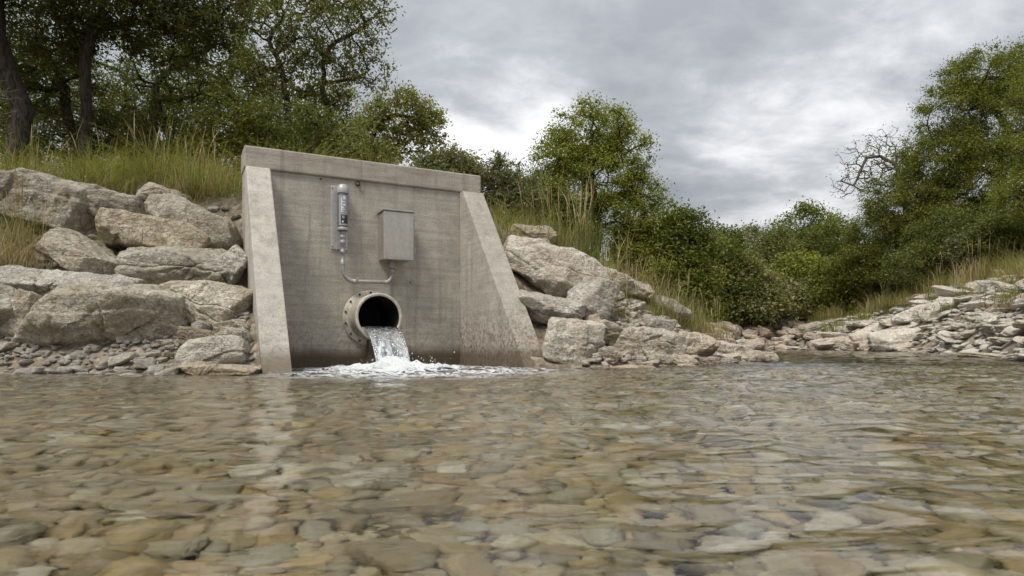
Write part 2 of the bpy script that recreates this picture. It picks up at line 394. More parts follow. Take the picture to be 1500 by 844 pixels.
def mat_simple(name, col, rough=.5, metal=0.0, var=.25, sc_=30, bump=.0):
    m, t = new_mat(name)
    p = t.n('ShaderNodeTexCoord').outputs['Object']
    n = t.noise(p, sc_, 5, .6); n2 = t.noise(t.mapping(p, (4, 4, .6)), 5, 4, .6)
    f = t.math('ADD', t.math('MULTIPLY', n, .5), t.math('MULTIPLY', n2, .5))
    c = t.mix(t.ramp(f, [(.35, 0), (.65, 1)]), tuple(x * (1 - var) for x in col), tuple(min(1, x * (1 + var * .6)) for x in col))
    k = {}
    if bump: k['Normal'] = t.bump(n, bump, .004)
    t.out(t.principled(Base_Color=c, Roughness=t.math('ADD', t.math('MULTIPLY', f, .25), rough - .12), Metallic=metal, **k))
    return m
M['steel_box'] = mat_simple('box_brushed_steel', (.56, .525, .46), .33, .8, .16, 25)
M['galv'] = mat_simple('galvanised_steel', (.36, .35, .33), .55, .4, .25, 40)
M['plate'] = mat_simple('mounting_plate_steel', (.50, .49, .46), .5, .4, .25, 40)
M['meter_grey'] = mat_simple('meter_grey', (.13, .13, .13), .35, .3, .2, 30)
M['meter_light'] = mat_simple('meter_light', (.42, .42, .40), .4, .1, .12, 30)
M['print_white'] = mat_simple('printed_white', (.72, .72, .70), .5, 0, .05)
M['print_dark'] = mat_simple('printed_dark', (.03, .03, .033), .4, 0, .1)
M['print_grey'] = mat_simple('printed_grey', (.32, .33, .33), .4, 0, .1)
M['rubber'] = mat_simple('black_cable', (.03, .03, .032), .5, 0, .1)
M['wire'] = mat_simple('grey_cable', (.20, .21, .22), .5, 0, .15)
M['bolt'] = mat_simple('rusty_bolt', (.11, .08, .06), .6, .4, .35)
M['pipe'] = mat_simple('weathered_pipe', (.50, .455, .375), .6, .05, .4, 14, .3)
M['pipe_in'] = mat_simple('shaded_lining', (.022, .018, .014), .6, 0, .4, 14)  # inner pipe wall: algae tone, darkened further to paint its shade
M['shade_black'] = mat_simple('painted_shade_black', (.006, .006, .006), .8, 0, .1)  # near-black colour standing in for shade deep inside openings

IMP = (0.0, 0.0)   # where the jet meets the river, filled in below

# ------------------------------------------------------------------ ground sheet
def axis(segs):
    out = []
    for a, b, s in segs: out += list(np.arange(a, b - 1e-6, s))
    out.append(segs[-1][1]); return np.array(out)
def grow(a, b, s0, k):
    out = []; x = a; s = s0
    while x < b: out.append(x); x += s; s *= k
    out.append(b); return out
gx = np.array([-v for v in grow(7, 600, .4, 1.25)][::-1] + list(axis([(-6.9, -3.2, .1), (-3.2, 1.0, .05), (1.0, 6, .08), (6, 20, .25)])) + grow(20.4, 600, .5, 1.25))
gy = np.array(list(axis([(-30, -2, 2), (-2, 4.5, .25), (4.5, 9.6, .05), (9.6, 16, .12), (16, 34, .3)])) + grow(34.5, 900, .6, 1.2))
GX, GY = np.meshgrid(gx, gy); GZ = terrain(GX, GY)
nx, ny = len(gx), len(gy)
idx = np.arange(nx * ny).reshape(ny, nx)
gq = np.stack([idx[:-1, :-1], idx[:-1, 1:], idx[1:, 1:], idx[1:, :-1]], -1).reshape(-1, 4)
tag(mk('ground', np.stack([GX, GY, GZ], -1).reshape(-1, 3), gq, M['ground']), kind='structure')

# ------------------------------------------------------------------ concrete outlet structure (local x along the wall, local y into the bank)
SROT = TH
def loc2w(a, n, z): 
    q = np.array([SX0, SY0]) + a * U + n * N_; return np.array([q[0], q[1], z])
def wall_at(px, py, n=CN):
    """local (a, z) of the point of the wall plane (pushed out to n) seen at a pixel"""
    k = (px - CX) / F_PX
    b = np.array([SX0, SY0]) + n * N_
    a = (k * b[1] - b[0]) / (U[0] - k * U[1])
    D = b[1] + a * U[1]
    return a, CAM_H + (HY - py) / F_PX * D

def box_bm(bm, x0, x1, y0, y1, z0, z1, bev=0.0, seg=2):
    r = bmesh.ops.create_cube(bm, size=1.0)
    for v in r['verts']:
        v.co = Vector(((x0 + x1) / 2 + v.co.x * (x1 - x0), (y0 + y1) / 2 + v.co.y * (y1 - y0), (z0 + z1) / 2 + v.co.z * (z1 - z0)))
    if bev:
        es = list({e for v in r['verts'] for e in v.link_edges})
        bmesh.ops.bevel(bm, geom=es, offset=bev, segments=seg, affect='EDGES', profile=.5)
    return bm

def cyl(bm, p0, p1, r0, r1=None, n=24, caps=True):
    r1 = r0 if r1 is None else r1
    p0 = Vector(p0); p1 = Vector(p1); d = (p1 - p0)
    m = Matrix.Translation((p0 + p1) / 2) @ d.to_track_quat('Z', 'Y').to_matrix().to_4x4()
    bmesh.ops.create_cone(bm, cap_ends=caps, segments=n, radius1=r0, radius2=r1, depth=d.length, matrix=m)
    return bm

def ring_tube(bm, c, d, profile, n=48):
    """lathe a list of (radius, distance) round the axis d through c"""
    d = Vector(d).normalized(); e1 = d.cross(Vector((0, 0, 1)) if abs(d.z) < .9 else Vector((1, 0, 0))).normalized(); e2 = e1.cross(d)
    rows = []
    for r, h in profile:
        rows.append([bm.verts.new(Vector(c) + d * h + (e1 * math.cos(2 * math.pi * k / n) + e2 * math.sin(2 * math.pi * k / n)) * r) for k in range(n)])
    for i in range(len(rows) - 1):
        for k in range(n):
            bm.faces.new((rows[i][k], rows[i][(k + 1) % n], rows[i + 1][(k + 1) % n], rows[i + 1][k]))
    return rows

def tube_path(bm, pts, r, n=12):
    pts = [Vector(p) for p in pts]; rows = []
    up = Vector((0, 1, 0))
    for i, p in enumerate(pts):
        d = (pts[min(i + 1, len(pts) - 1)] - pts[max(i - 1, 0)]).normalized()
        e1 = d.cross(up).normalized(); e2 = e1.cross(d)
        rr = r[i] if isinstance(r, (list, tuple)) else r
        rows.append([bm.verts.new(p + (e1 * math.cos(2 * math.pi * k / n) + e2 * math.sin(2 * math.pi * k / n)) * rr) for k in range(n)])
    for i in range(len(rows) - 1):
        for k in range(n): bm.faces.new((rows[i][k], rows[i][(k + 1) % n], rows[i + 1][(k + 1) % n], rows[i + 1][k]))
    bm.faces.new(rows[0][::-1]); bm.faces.new(rows[-1])
    return bm

FY = -CN                                     # wall face in local y
hw = empty('concrete_headwall', (SX0, SY0, 0), TH, label='tall weathered concrete headwall with two sloping wing walls standing in the river edge', cat='headwall')
PA, PZ = wall_at(541.5, 466); PR = .275      # pipe axis on the wall
bm = bmesh.new()                             # wall front with a round opening, then its back and sides
n = 48; hole = []; sq = []; S = .42
for k in range(n):
    a = 2 * math.pi * k / n; cx, cz = math.cos(a), math.sin(a); q = max(abs(cx), abs(cz))
    hole.append((PA + cx * (PR - .01), PZ + cz * (PR - .01))); sq.append((PA + cx / q * S, PZ + cz / q * S))
hv = [bm.verts.new((x, FY, z)) for x, z in hole]; sv = [bm.verts.new((x, FY, z)) for x, z in sq]; bv = [bm.verts.new((x, FY + .34, z)) for x, z in hole]
for k in range(n):
    j = (k + 1) % n
    bm.faces.new((sv[k], sv[j], hv[j], hv[k])); bm.faces.new((hv[k], hv[j], bv[j], bv[k]))
def rect(x0, x1, z0, z1, y=FY):
    bm.faces.new([bm.verts.new(p) for p in ((x0, y, z0), (x1, y, z0), (x1, y, z1), (x0, y, z1))])
A0, A1 = .0, SW
rect(A0, PA - S, -.5, ZJ); rect(PA + S, A1, -.5, ZJ); rect(PA - S, PA + S, PZ + S, ZJ); rect(PA - S, PA + S, -.5, PZ - S)
for (x, s) in ((A0, 1), (A1, 1)): bm.faces.new([bm.verts.new(p) for p in ((x, FY, -.5), (x, FY + .36, -.5), (x, FY + .36, ZJ), (x, FY, ZJ))])
rect(A0, A1, -.5, ZJ, FY + .36)
bmobj('back_wall', bm, M['conc_wall'], hw)
bm = bmesh.new(); box_bm(bm, -.012, SW + .012, FY - .028, FY + .40, ZJ + .003, ZT, .018, 2)
bmobj('cap_beam', bm, M['conc_cap'], hw)
def wing(x0, x1, splay, mat):
    bm = bmesh.new()
    m_ = -ZJ / WL
    prof = [(FY - .003, ZJ), (0, ZJ), (-WL, 0), (-WL - .42, .42 * m_), (FY - .003, .42 * m_)]
    ra = [bm.verts.new((x0 + splay * max(0, -y) / WL, y, z)) for y, z in prof]
    rb = [bm.verts.new((x1 + splay * max(0, -y) / WL, y, z)) for y, z in prof]
    bm.faces.new(ra); bm.faces.new(rb[::-1])
    for k in range(5):
        j = (k + 1) % 5; bm.faces.new((ra[k], rb[k], rb[j], ra[j]))
    bmesh.ops.bevel(bm, geom=[e for e in bm.edges], offset=.014, segments=2, affect='EDGES', profile=.5)
    return bmobj('wing_wall', bm, mat, hw)
wing(-.004, .25, 0, M['conc_wing']); 
o = wing(SW - .285, SW + .004, .08, M['conc_inner']); o['label'] = 'right wing wall with brown rust stains low on its inner face'
# pour seam, form tie holes
a_, z_ = wall_at(524, 271)
bm = bmesh.new(); cyl(bm, (a_, FY + .01, z_), (a_, FY - .035, z_), .02, .016, 10); cyl(bm, (a_, FY + .01, z_ + .012), (a_, FY - .012, z_ + .012), .034, .03, 12)
bmobj('anchor_bolt', bm, M['bolt'], hw, True)
for px, py in ((495, 254), (524, 257), (560, 252), (601, 414), (600, 264), (470, 262)):
    a_, z_ = wall_at(px, py); bm = bmesh.new(); cyl(bm, (a_, FY + .01, z_), (a_, FY - .003, z_), .011, .010, 10)
    bmobj('form_tie_hole', bm, M['shade_black'], hw)  # near-black disc in place of a recess, its shade painted

# the outlet pipe
PL = .42
pipe = empty('outlet_pipe', tuple(loc2w(PA, CN, PZ)), TH, label='wide round weathered pipe with bolted flange pouring water from the concrete wall', cat='pipe')
bm = bmesh.new()
ring_tube(bm, (0, 0, 0), (0, -1, 0), [(PR - .035, -.33), (PR - .035, PL - .006), (PR - .030, PL), (PR - .004, PL), (PR, PL - .006), (PR, PL - .05), (PR - .008, PL - .055), (PR - .008, -.2)], 64)
pb = bmobj('barrel', bm, M['pipe'], pipe, True)
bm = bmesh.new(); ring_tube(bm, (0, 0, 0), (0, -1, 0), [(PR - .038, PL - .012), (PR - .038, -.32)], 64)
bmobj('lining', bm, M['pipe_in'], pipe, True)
bm = bmesh.new(); cyl(bm, (0, .318, 0), (0, .322, 0), PR - .037, None, 48); bmobj('shade_end_disc', bm, M['shade_black'], pipe)  # end disc coloured near-black to paint the unlit depth of the pipe
bm = bmesh.new(); ring_tube(bm, (0, 0, 0), (0, -1, 0), [(PR - .01, .004), (.325, .004), (.33, .010), (.33, .034), (.325, .04), (PR + .016, .042), (PR + .004, .055), (PR - .01, .056)], 64)
fl = bmobj('flange', bm, M['pipe'], pipe, True)
for k in range(14):
    a = 2 * math.pi * (k + .5) / 14
    bm = bmesh.new(); c = Vector((math.cos(a) * .305, 0, math.sin(a) * .305))
    cyl(bm, c + Vector((0, -.036, 0)), c + Vector((0, -.052, 0)), .014, .014, 6); cyl(bm, c + Vector((0, -.05, 0)), c + Vector((0, -.062, 0)), .007, .007, 8)
    bmobj('bolt', bm, M['bolt'], fl)
bm = bmesh.new(); box_bm(bm, -.05, .05, -.16, -.03, -PZ - .25, -PR + .02, .012)
bmobj('support_foot', bm, M['conc_wall'], pipe)

# stainless box
a0, zt_ = wall_at(552, 309); ab, zb_ = wall_at(552, 384)
BD = .27
af1, zf1 = wall_at(606.5, 311, CN + BD); af0, zf0 = wall_at(562, 307, CN + BD); _, zf2 = wall_at(562, 380, CN + BD)
bx0, bx1 = (a0 + af0) / 2, af1
jb = empty('junction_box', tuple(loc2w((bx0 + bx1) / 2, CN, (zf0 + zf2) / 2)), TH, label='plain stainless steel control box bolted high on the concrete wall', cat='control box')
hx = (bx1 - bx0) / 2; hz = (zf0 - zf2) / 2
bm = bmesh.new(); box_bm(bm, -hx + .012, hx - .012, -BD + .03, .002, -hz + .012, hz - .012, .006); bmobj('body', bm, M['steel_box'], jb)
bm = bmesh.new(); box_bm(bm, -hx + .003, hx - .003, -BD, -BD + .028, -hz + .006, hz - .008, .008, 3); dr = bmobj('door', bm, M['steel_box'], jb)
bm = bmesh.new(); box_bm(bm, -hx + .03, hx - .03, -BD - .004, -BD - .001, -hz + .035, hz - .035, .0015, 1); bmobj('door_panel', bm, M['steel_box'], dr)
bm = bmesh.new(); box_bm(bm, -hx - .006, hx + .006, -BD - .018, -.004, hz - .007, hz + .010, .005, 2); bmobj('rain_lip', bm, M['galv'], jb)
for s in (-.55, .55):
    bm = bmesh.new(); cyl(bm, (hx + .006, -BD + .012, s * hz - .04), (hx + .006, -BD + .012, s * hz + .04), .009, .009, 10); bmobj('hinge', bm, M['galv'], jb)

# instrument on its plate
pa0, pz1 = wall_at(484, 272); pa1, pz0 = wall_at(508.5, 367)
mo = CN + .10
ca, cz1 = wall_at(502, 271, mo); _, cz0 = wall_at(502, 338, mo); _, g0 = wall_at(500, 361, mo); _, g1 = wall_at(500, 388, mo)
pac = (pa0 + pa1) / 2
mt = empty('flow_meter', tuple(loc2w(ca, CN, pz0)), TH, label='slim grey cylinder meter on a pale plate screwed to the concrete wall', cat='flow meter')
def Z(v): return v - pz0
bm = bmesh.new(); box_bm(bm, pa0 - ca, pa1 - ca, -.016, -.001, 0, Z(pz1), .006, 2); pl = bmobj('mounting_plate', bm, M['plate'], mt)
for sx in (.018, (pa1 - pa0) - .018):
    for zz in (.03, Z(pz1) - .03):
        bm = bmesh.new(); cyl(bm, (pa0 - ca + sx, -.014, zz), (pa0 - ca + sx, -.022, zz), .008, .007, 8); bmobj('screw', bm, M['bolt'], pl)
yc = -(mo - CN); rc = .058
H1, H0_ = Z(cz1), Z(cz0)
bm = bmesh.new()
ring_tube(bm, (0, yc, 0), (0, 0, 1), [(.0005, H0_), (rc * .8, H0_), (rc * 1.0, H0_ + .012), (rc, H0_ + .10), (rc, H1 - .09), (rc * .98, H1 - .085)], 32); bmobj('meter_body', bm, M['meter_grey'], mt, True)
bm = bmesh.new(); ring_tube(bm, (0, yc, 0), (0, 0, 1), [(rc * 1.09, H1 - .10), (rc * 1.12, H1 - .09), (rc * 1.12, H1 - .045), (rc * 1.02, H1 - .035), (rc * .95, H1 - .012), (rc * .6, H1 + .004), (.0005, H1 + .006)], 32); bmobj('end_cap', bm, M['meter_light'], mt, True)
bm = bmesh.new(); ring_tube(bm, (0, yc, 0), (0, 0, 1), [(rc * 1.05, H0_ - .002), (rc * 1.09, H0_ + .005), (rc * 1.09, H0_ + .03), (rc * 1.0, H0_ + .036)], 32); bmobj('lower_collar', bm, M['galv'], mt, True)
def label_patch(name, mat, a0, a1, z0, z1, rr, par):
    """a sticker bent round the cylinder, between two angles (0 = facing out)"""
    bm = bmesh.new(); rows = []
    for i in range(9):
        a = R(a0 + (a1 - a0) * i / 8)
        rows.append([bm.verts.new((math.sin(a) * rr, yc - math.cos(a) * rr, z)) for z in (z0, z1)])
    for i in range(8): bm.faces.new((rows[i][0], rows[i + 1][0], rows[i + 1][1], rows[i][1]))
    return bmobj(name, bm, mat, par, True)
hh = H1 - H0_
lb = label_patch('printed_label', M['print_grey'], -62, 55, H0_ + hh * .10, H0_ + hh * .76, rc + .0012, mt)
for z0, z1, a0_, a1_ in ((.66, .735, 5, 32), (.60, .625, -12, 30), (.53, .565, 2, 34), (.47, .50, -12, 12), (.44, .455, -14, 28), (.39, .41, -14, 6)):
    label_patch('print_block', M['print_white'], a0_ - 12, a1_ - 12, H0_ + hh * z0, H0_ + hh * z1, rc + .0024, lb)
label_patch('print_block', M['print_white'], -30, -20, H0_ + hh * .40, H0_ + hh * .70, rc + .0024, lb)
dp = label_patch('display_window', M['print_dark'], -32, 50, H0_ + hh * .14, H0_ + hh * .33, rc + .0026, mt)
label_patch('print_block', M['print_grey'], -18, 6, H0_ + hh * .25, H0_ + hh * .31, rc + .0036, dp)
label_patch('print_block', M['print_white'], -20, -4, H0_ + hh * .16, H0_ + hh * .20, rc + .0036, dp)
for zb in (H1 - .14, H0_ + .07):
    bm = bmesh.new(); box_bm(bm, -.035, .035, yc + rc * .6, -.012, zb - .02, zb + .02, .004, 1); bmobj('clamp', bm, M['galv'], mt)
G0, G1 = Z(g0), Z(g1)
bm = bmesh.new()
pr = [(.0005, H0_ - .001), (.03, H0_ - .002)]
stp = np.linspace(H0_, G0, 7)
for i in range(6): pr += [(.036 if i % 2 == 0 else .030, stp[i] - .004), (.036 if i % 2 == 0 else .030, stp[i + 1] + .004)]
pr += [(.024, G0 - .004), (.024, G0 - .05), (.029, G0 - .054), (.029, G0 - .075), (.022, G0 - .08), (.022, G1 + .05), (.027, G1 + .046), (.027, G1)]
ring_tube(bm, (0, yc, 0), (0, 0, 1), pr, 24); bmobj('gland', bm, M['galv'], mt, True)

# conduit from the instrument to the box
cn = CN + .10
def W(px, py, n=cn):
    a, z = wall_at(px, py, n); return Vector(loc2w(a, n, z))
mcx, = [loc2w(ca, mo, g1)]
pts = [Vector(mcx) + Vector((0, 0, .02)), Vector(mcx)]
def arc(P0, P1, P2, k=10):
    return [(1 - t) ** 2 * P0 + 2 * t * (1 - t) * P1 + t * t * P2 for t in [i / k for i in range(1, k + 1)]]
c1 = W(499.5, 411.5); e1 = W(520, 412.5); e2 = W(563, 413.5); c2 = W(575, 414); e3 = W(575, 397); e4 = W(575, 376)
pts += arc(pts[-1], Vector((mcx[0], mcx[1], c1.z)), e1) + [e1.lerp(e2, .5), e2] + arc(e2, c2, e3) + [e4]
base = pts[0].copy()
cd = empty('conduit', tuple(base), 0, label='thin bent grey conduit linking the meter to the steel box', cat='conduit')
bm = bmesh.new(); tube_path(bm, [p - base for p in pts], .023, 14); bmobj('tube', bm, M['galv'], cd, True)
for (p, d, r_) in ((e1, (e2 - e1), .029), (e3, (e4 - e3), .032), (e2 + (e2 - e1) * .1, (e2 - e1), .025)):
    d = d.normalized(); bm = bmesh.new(); ring_tube(bm, p - base, d, [(.02, -.03), (r_, -.03), (r_, .03), (.02, .03)], 20); bmobj('coupling', bm, M['galv'], cd, True)
bm = bmesh.new(); ring_tube(bm, e3 - base, (0, 0, 1), [(.022, .03), (.040, .05), (.040, .10), (.034, .11), (.034, .17)], 20); bmobj('box_connector', bm, M['galv'], cd, True)
wa, wz1 = wall_at(573, 411, CN + .02); _, wz0 = wall_at(573, 436, CN + .02)
q = loc2w(wa, CN + .018, wz0 - .03)
bm = bmesh.new(); tube_path(bm, [Vector((0, .001 * math.sin(i), (wz1 - wz0 + .09) * i / 8)) for i in range(9)], .011, 8)
o = tag(bmobj('cable', bm, M['wire'], None, True), 'short dark cable running down the wall behind the pipe rim', 'cable'); o.location = tuple(q)
# ------------------------------------------------------------------ rocks
_ico = {}
def ico(n):
    if n not in _ico:
        bm = bmesh.new(); bmesh.ops.create_icosphere(bm, subdivisions=n, radius=1.0)
        v = np.array([x.co[:] for x in bm.verts]); v /= np.linalg.norm(v, axis=1)[:, None]
        _ico[n] = (v, np.array([[q.index for q in f.verts] for f in bm.faces], np.int32)); bm.free()
    return _ico[n]

def rock_shape(seed, dims, level=4, planes=12, sharp=30, rough=1.0, boxy=.84, ledge=.6):
    rng = np.random.RandomState(seed); d, F = ico(level + 1)
    K = [np.array(k, float) for k in ((1, 0, 0), (-1, 0, 0), (0, 1, 0), (0, -1, 0), (0, 0, 1), (0, 0, -1))]
    K = [k + rng.normal(0, .16, 3) for k in K]; O = list(rng.uniform(boxy, 1.05, 6))
    for _ in range(planes):
        k = rng.normal(size=3); k /= np.linalg.norm(k); K.append(k); O.append(rng.uniform(.88, 1.22))
    K = np.array([k / np.linalg.norm(k) for k in K]); O = np.array(O)
    q = np.maximum(d @ K.T, 0) / O
    r = (q ** sharp).sum(1) ** (-1.0 / sharp)
    V = d * r[:, None]; V = (V - (V.max(0) + V.min(0)) / 2) / ((V.max(0) - V.min(0)) / 2)
    dims = np.array(dims, float); V = V * dims / 2
    s = float(np.prod(dims) ** (1 / 3)); nrm = d / dims; nrm /= np.linalg.norm(nrm, axis=1)[:, None]
    P = V / s + rng.uniform(-50, 50, 3)
    oct_ = 3 if level < 4 else 5
    ridg = 1 - 2 * np.abs(perlin(P * 3.2, seed))
    disp = .062 * fbm(P * 1.5, oct_, seed) + .032 * (ridg - .5) + .016 * perlin(P * 9, seed + 2)
    if level >= 4:
        led = P[:, 2] * 5 + .8 * perlin(P * 1.3, seed + 5) + .35 * P[:, 0]
        fr = led - np.floor(led)
        disp = disp + ledge * .035 * (fr - sstep(fr, .8, 1.0)) + .010 * fbm(P * 17, 3, seed + 8) + .020 * (.5 - np.abs(perlin(P * 6.3, seed + 9)) * 2) * (perlin(P * 1.4, seed + 14) + .4)
        Q = V / s; wv = .07 * perlin(P * 2.3, seed + 11) + .03 * perlin(P * 7, seed + 13)
        for i in range(9):                                     # fracture planes: small steps and open joints
            kk = rng.normal(size=3); kk[2] *= 1.5; kk /= np.linalg.norm(kk)
            t_ = Q @ kk - rng.uniform(-.45, .45) + wv
            here = sstep(perlin(P * 1.1 + i * 3.7, seed + 20 + i), -.15, .2)
            disp = disp + rng.uniform(-.05, .05) * (sstep(t_, -.012, .012) - .5) * here
            if i < 5: disp = disp - .028 * np.exp(-(t_ / .012) ** 2) * here
    V = V + nrm * (disp * s * rough)[:, None]
    return V, F

def rotm(rx, ry, rz):
    return np.array((Matrix.Rotation(rz, 3, 'Z') @ Matrix.Rotation(ry, 3, 'Y') @ Matrix.Rotation(rx, 3, 'X')))

_seed = [100]
def boulder(cx, cy, wpx, hpx, roll, mat, label, deep=.8, pitch=0, yaw=0, push=.12, level=None, group=None, name='boulder', cat='boulder', D=None, sharp=34, seed=None, planes=12, dz=0):
    level = (6 if wpx > 95 else 5)
    _seed[0] += 1; sd_ = seed or _seed[0]
    D0 = D or ray_hit(cx, cy)
    D0 -= .10
    wm, hm = wpx * 1.07 / F_PX * D0, hpx * 1.07 / F_PX * D0
    dm = max(deep * wm, hm * .9, .9 * hm)
    V, F = rock_shape(sd_, (wm, dm, hm), level, sharp=sharp, planes=planes)
    c = V3(cx, cy, D0 + push * dm); g_ = tz(c[0], c[1]); c[2] = min(c[2], g_ + .42 * hm)
    V = V @ rotm(R(pitch), R(roll), R(yaw)).T
    o = mk(name, V, F, M[mat]); o.location = tuple(c)
    return tag(o, label, cat, group)

for b in (
    (167, 471, 226, 100, -1, 'rock_grey', 'largest pale grey boulder, broad and blocky, sitting on the gravel left of the headwall', dict(deep=.6, sharp=26, seed=331)),
    (-6, 471, 92, 98, 0, 'rock_tan', 'tan flat-faced boulder cut by the left edge, beside the largest grey boulder', dict(deep=.8)),
    (48, 466, 42, 78, 0, 'rock_tan', 'narrow upright tan rock wedged beside the largest pale grey boulder', dict(deep=1.0, level=4)),
    (306, 441, 124, 68, 14, 'rock_grey', 'grey wedge-shaped boulder with a pointed top against the left wing wall', dict(deep=.7, sharp=20)),
    (127, 405, 204, 38, 6, 'rock_grey', 'long thin slab lying across the top of the largest grey boulder', dict(deep=.5)),
    (127, 369, 134, 52, 24, 'rock_grey', 'tilted smooth grey slab above the long thin slab on the left bank', dict(deep=.6)),
    (270, 386, 176, 58, 7, 'rock_grey', 'rough pitted boulder in the middle of the left pile, over the pointed wedge', dict(deep=.6, planes=16)),
    (238, 343, 168, 50, 10, 'rock_tan', 'layered tan boulder with a long flat top above the rough pitted one', dict(deep=.6)),
    (82, 301, 142, 72, 6, 'rock_tan', 'broad tan boulder with a shaded front high on the left bank', dict(deep=.7)),
    (186, 304, 92, 40, 8, 'rock_tan', 'dark tan boulder between two larger ones near the top of the left bank', dict(deep=.8)),
    (290, 329, 160, 58, 31, 'rock_tan', 'long boulder leaning steeply down to the right beside the headwall top', dict(deep=.6)),
    (139, 346, 50, 26, 10, 'rock_grey', 'small rock tucked under the broad tan boulder', dict(level=4)),
    (316, 517, 92, 42, -5, 'rock_grey', 'pale angular rock at the foot of the left wing wall', dict(level=4, sharp=24)),
    (332, 543, 110, 26, 0, 'rock_pale', 'low flat pale rock at the waterline by the left wing wall', dict(level=4, D=5.75)),
    (345, 499, 50, 36, 15, 'rock_tan', 'brown angular rock touching the left wing wall above the pale angular one', dict(level=4)),
    (293, 497, 46, 30, 15, 'rock_tan', 'small brown rock just right of the largest pale grey boulder', dict(level=4)),
    (342, 480, 42, 20, -10, 'rock_grey', 'small flat rock beneath the pointed wedge boulder', dict(level=4)),
    (-6, 293, 64, 62, 5, 'rock_pale', 'pale rock at the top left corner of the left boulder pile', dict(level=4)),
    (203, 277, 44, 22, 5, 'rock_grey', 'small pale rock at the grass edge on top of the left bank', dict(level=4)),
    (30, 261, 50, 20, 6, 'rock_grey', 'flat grey rock half hidden in grass at the upper left', dict(level=4)),
    (244, 291, 66, 28, 15, 'rock_tan', 'tan rock at the head of the steeply leaning boulder', dict(level=4)),
    (95, 432, 80, 26, 4, 'rock_tan', 'dark shaded rock under the long thin slab', dict(level=4, push=.4)),
    (340, 392, 40, 60, 20, 'rock_grey', 'shaded rock squeezed between the rough pitted boulder and the wing wall', dict(level=4, push=.4)),
    (815, 400, 168, 76, 25, 'rock_pale', 'largest right-hand boulder, pinkish white and fractured, overhanging the rocks below', dict(deep=.7, planes=18, seed=512)),
    (866, 442, 66, 66, 14, 'rock_pale', 'blocky pale rock forming the lower right end of the fractured overhang', dict(deep=.9, level=4)),
    (806, 455, 98, 44, 8, 'rock_pale', 'pale rock in the shade beneath the largest right-hand boulder', dict(deep=.7)),
    (840, 506, 84, 70, 6, 'rock_pale', 'rounded tan-white boulder beside the foot of the right wing wall', dict(deep=.8, seed=620)),
    (945, 506, 100, 52, 10, 'rock_pale', 'white faceted boulder at the waterline, middle of the right-hand rocks', dict(deep=.7, sharp=24)),
    (1013, 511, 76, 42, -3, 'rock_pale', 'squarish boulder with a flat front right of the white faceted one', dict(deep=.8)),
    (1004, 464, 112, 44, 14, 'rock_pale', 'smooth pale slab sloping down to the right on the end of the point', dict(deep=.7)),
    (924, 537, 92, 20, 0, 'rock_pale', 'low flat white rock lapped by the water below the faceted boulder', dict(level=4, D=6.9)),
    (776, 347, 70, 36, 10, 'rock_pale', 'pale rock under the tall grass, highest beside the right wing wall', dict(level=4)),
    (892, 521, 34, 24, 5, 'rock_pale', 'small stone between the rounded boulder and the white faceted one', dict(level=4)),
    (1068, 516, 50, 30, 8, 'rock_pale', 'grey-white stone right of the squarish boulder', dict(level=4)),
    (893, 484, 72, 30, 20, 'rock_tan', 'tan wedge rock above the small stone on the right bank', dict(level=4)),
    (964, 470, 44, 22, 10, 'rock_pale', 'knobby pale stone left of the smooth sloping slab', dict(level=4)),
    (1092, 524, 62, 18, 6, 'rock_pale', 'long low rock at the tip of the point', dict(level=4)),
    (912, 398, 76, 26, 16, 'rock_pale', 'upper layered slab by the dry grass on the right bank', dict(level=4)),
    (928, 424, 56, 26, 12, 'rock_pale', 'round-edged stone below the upper layered slab', dict(level=4)),
    (878, 386, 54, 22, 15, 'rock_pale', 'flat stone at the foot of the tallest green grass', dict(level=4)),
    (966, 434, 76, 26, 16, 'rock_pale', 'flat layered slab under the dry grass on the point', dict(level=4)),
    (1328, 497, 92, 30, -6, 'rock_slab', 'biggest pale slab low on the far right bank', dict(deep=.8, level=4)),
    (1276, 489, 64, 30, -14, 'rock_slab', 'pale slab left of the biggest one on the far right bank', dict(level=4)),
    (1338, 463, 52, 26, -18, 'rock_slab', 'pale block above the biggest slab on the far right bank', dict(level=4)),
    (1398, 443, 60, 20, -14, 'rock_slab', 'long pale slab near the grass at the top of the far right bank', dict(level=4)),
    (1435, 421, 40, 20, -12, 'rock_slab', 'highest pale slab on the far right bank, under the grass', dict(level=4)),
    (1372, 459, 50, 18, -14, 'rock_slab', 'flat slab between the pale block and the long slab on the right bank', dict(level=4)),
    (1228, 504, 66, 14, -6, 'rock_slab', 'low white slab at the far end of the right shore', dict(level=4)),
): boulder(*b[:7], **b[7])

def place_on(x, y, dims, var, mat, name, label, cat, group, rng, sink=.3, tilt=12, align=None):
    o = bpy.data.objects.new(name, var); C.objects.link(o)
    o.location = (x, y, tz(x, y) + dims[2] * (.5 - sink))
    o.scale = dims
    rz = rng.uniform(0, 6.28) if align is None else align + rng.normal(0, .25)
    o.rotation_euler = (R(rng.normal(0, tilt)), R(rng.normal(0, tilt)), rz)
    return tag(o, label, cat, group)

def variants(name, mat, count, level, seed0, dims=(1, 1, 1), **k):
    out = []
    for i in range(count):
        V, F = rock_shape(seed0 + i, dims, level, **k)
        o = mk(name, V, F, mat); out.append(o.data); bpy.data.objects.remove(o)
    return out
var_round = variants('small_stone_mesh', M['stone_small'], 8, 3, 900, planes=10, sharp=12, ledge=0)
var_pale = variants('bank_stone_mesh', M['rock_pale'], 8, 4, 930, planes=12, sharp=26)
var_slab = variants('slab_mesh', M['rock_slab'], 8, 4, 960, planes=9, sharp=18, boxy=.95)
var_red = variants('red_stone_mesh', M['rock_red'], 6, 4, 990, planes=12, sharp=16)

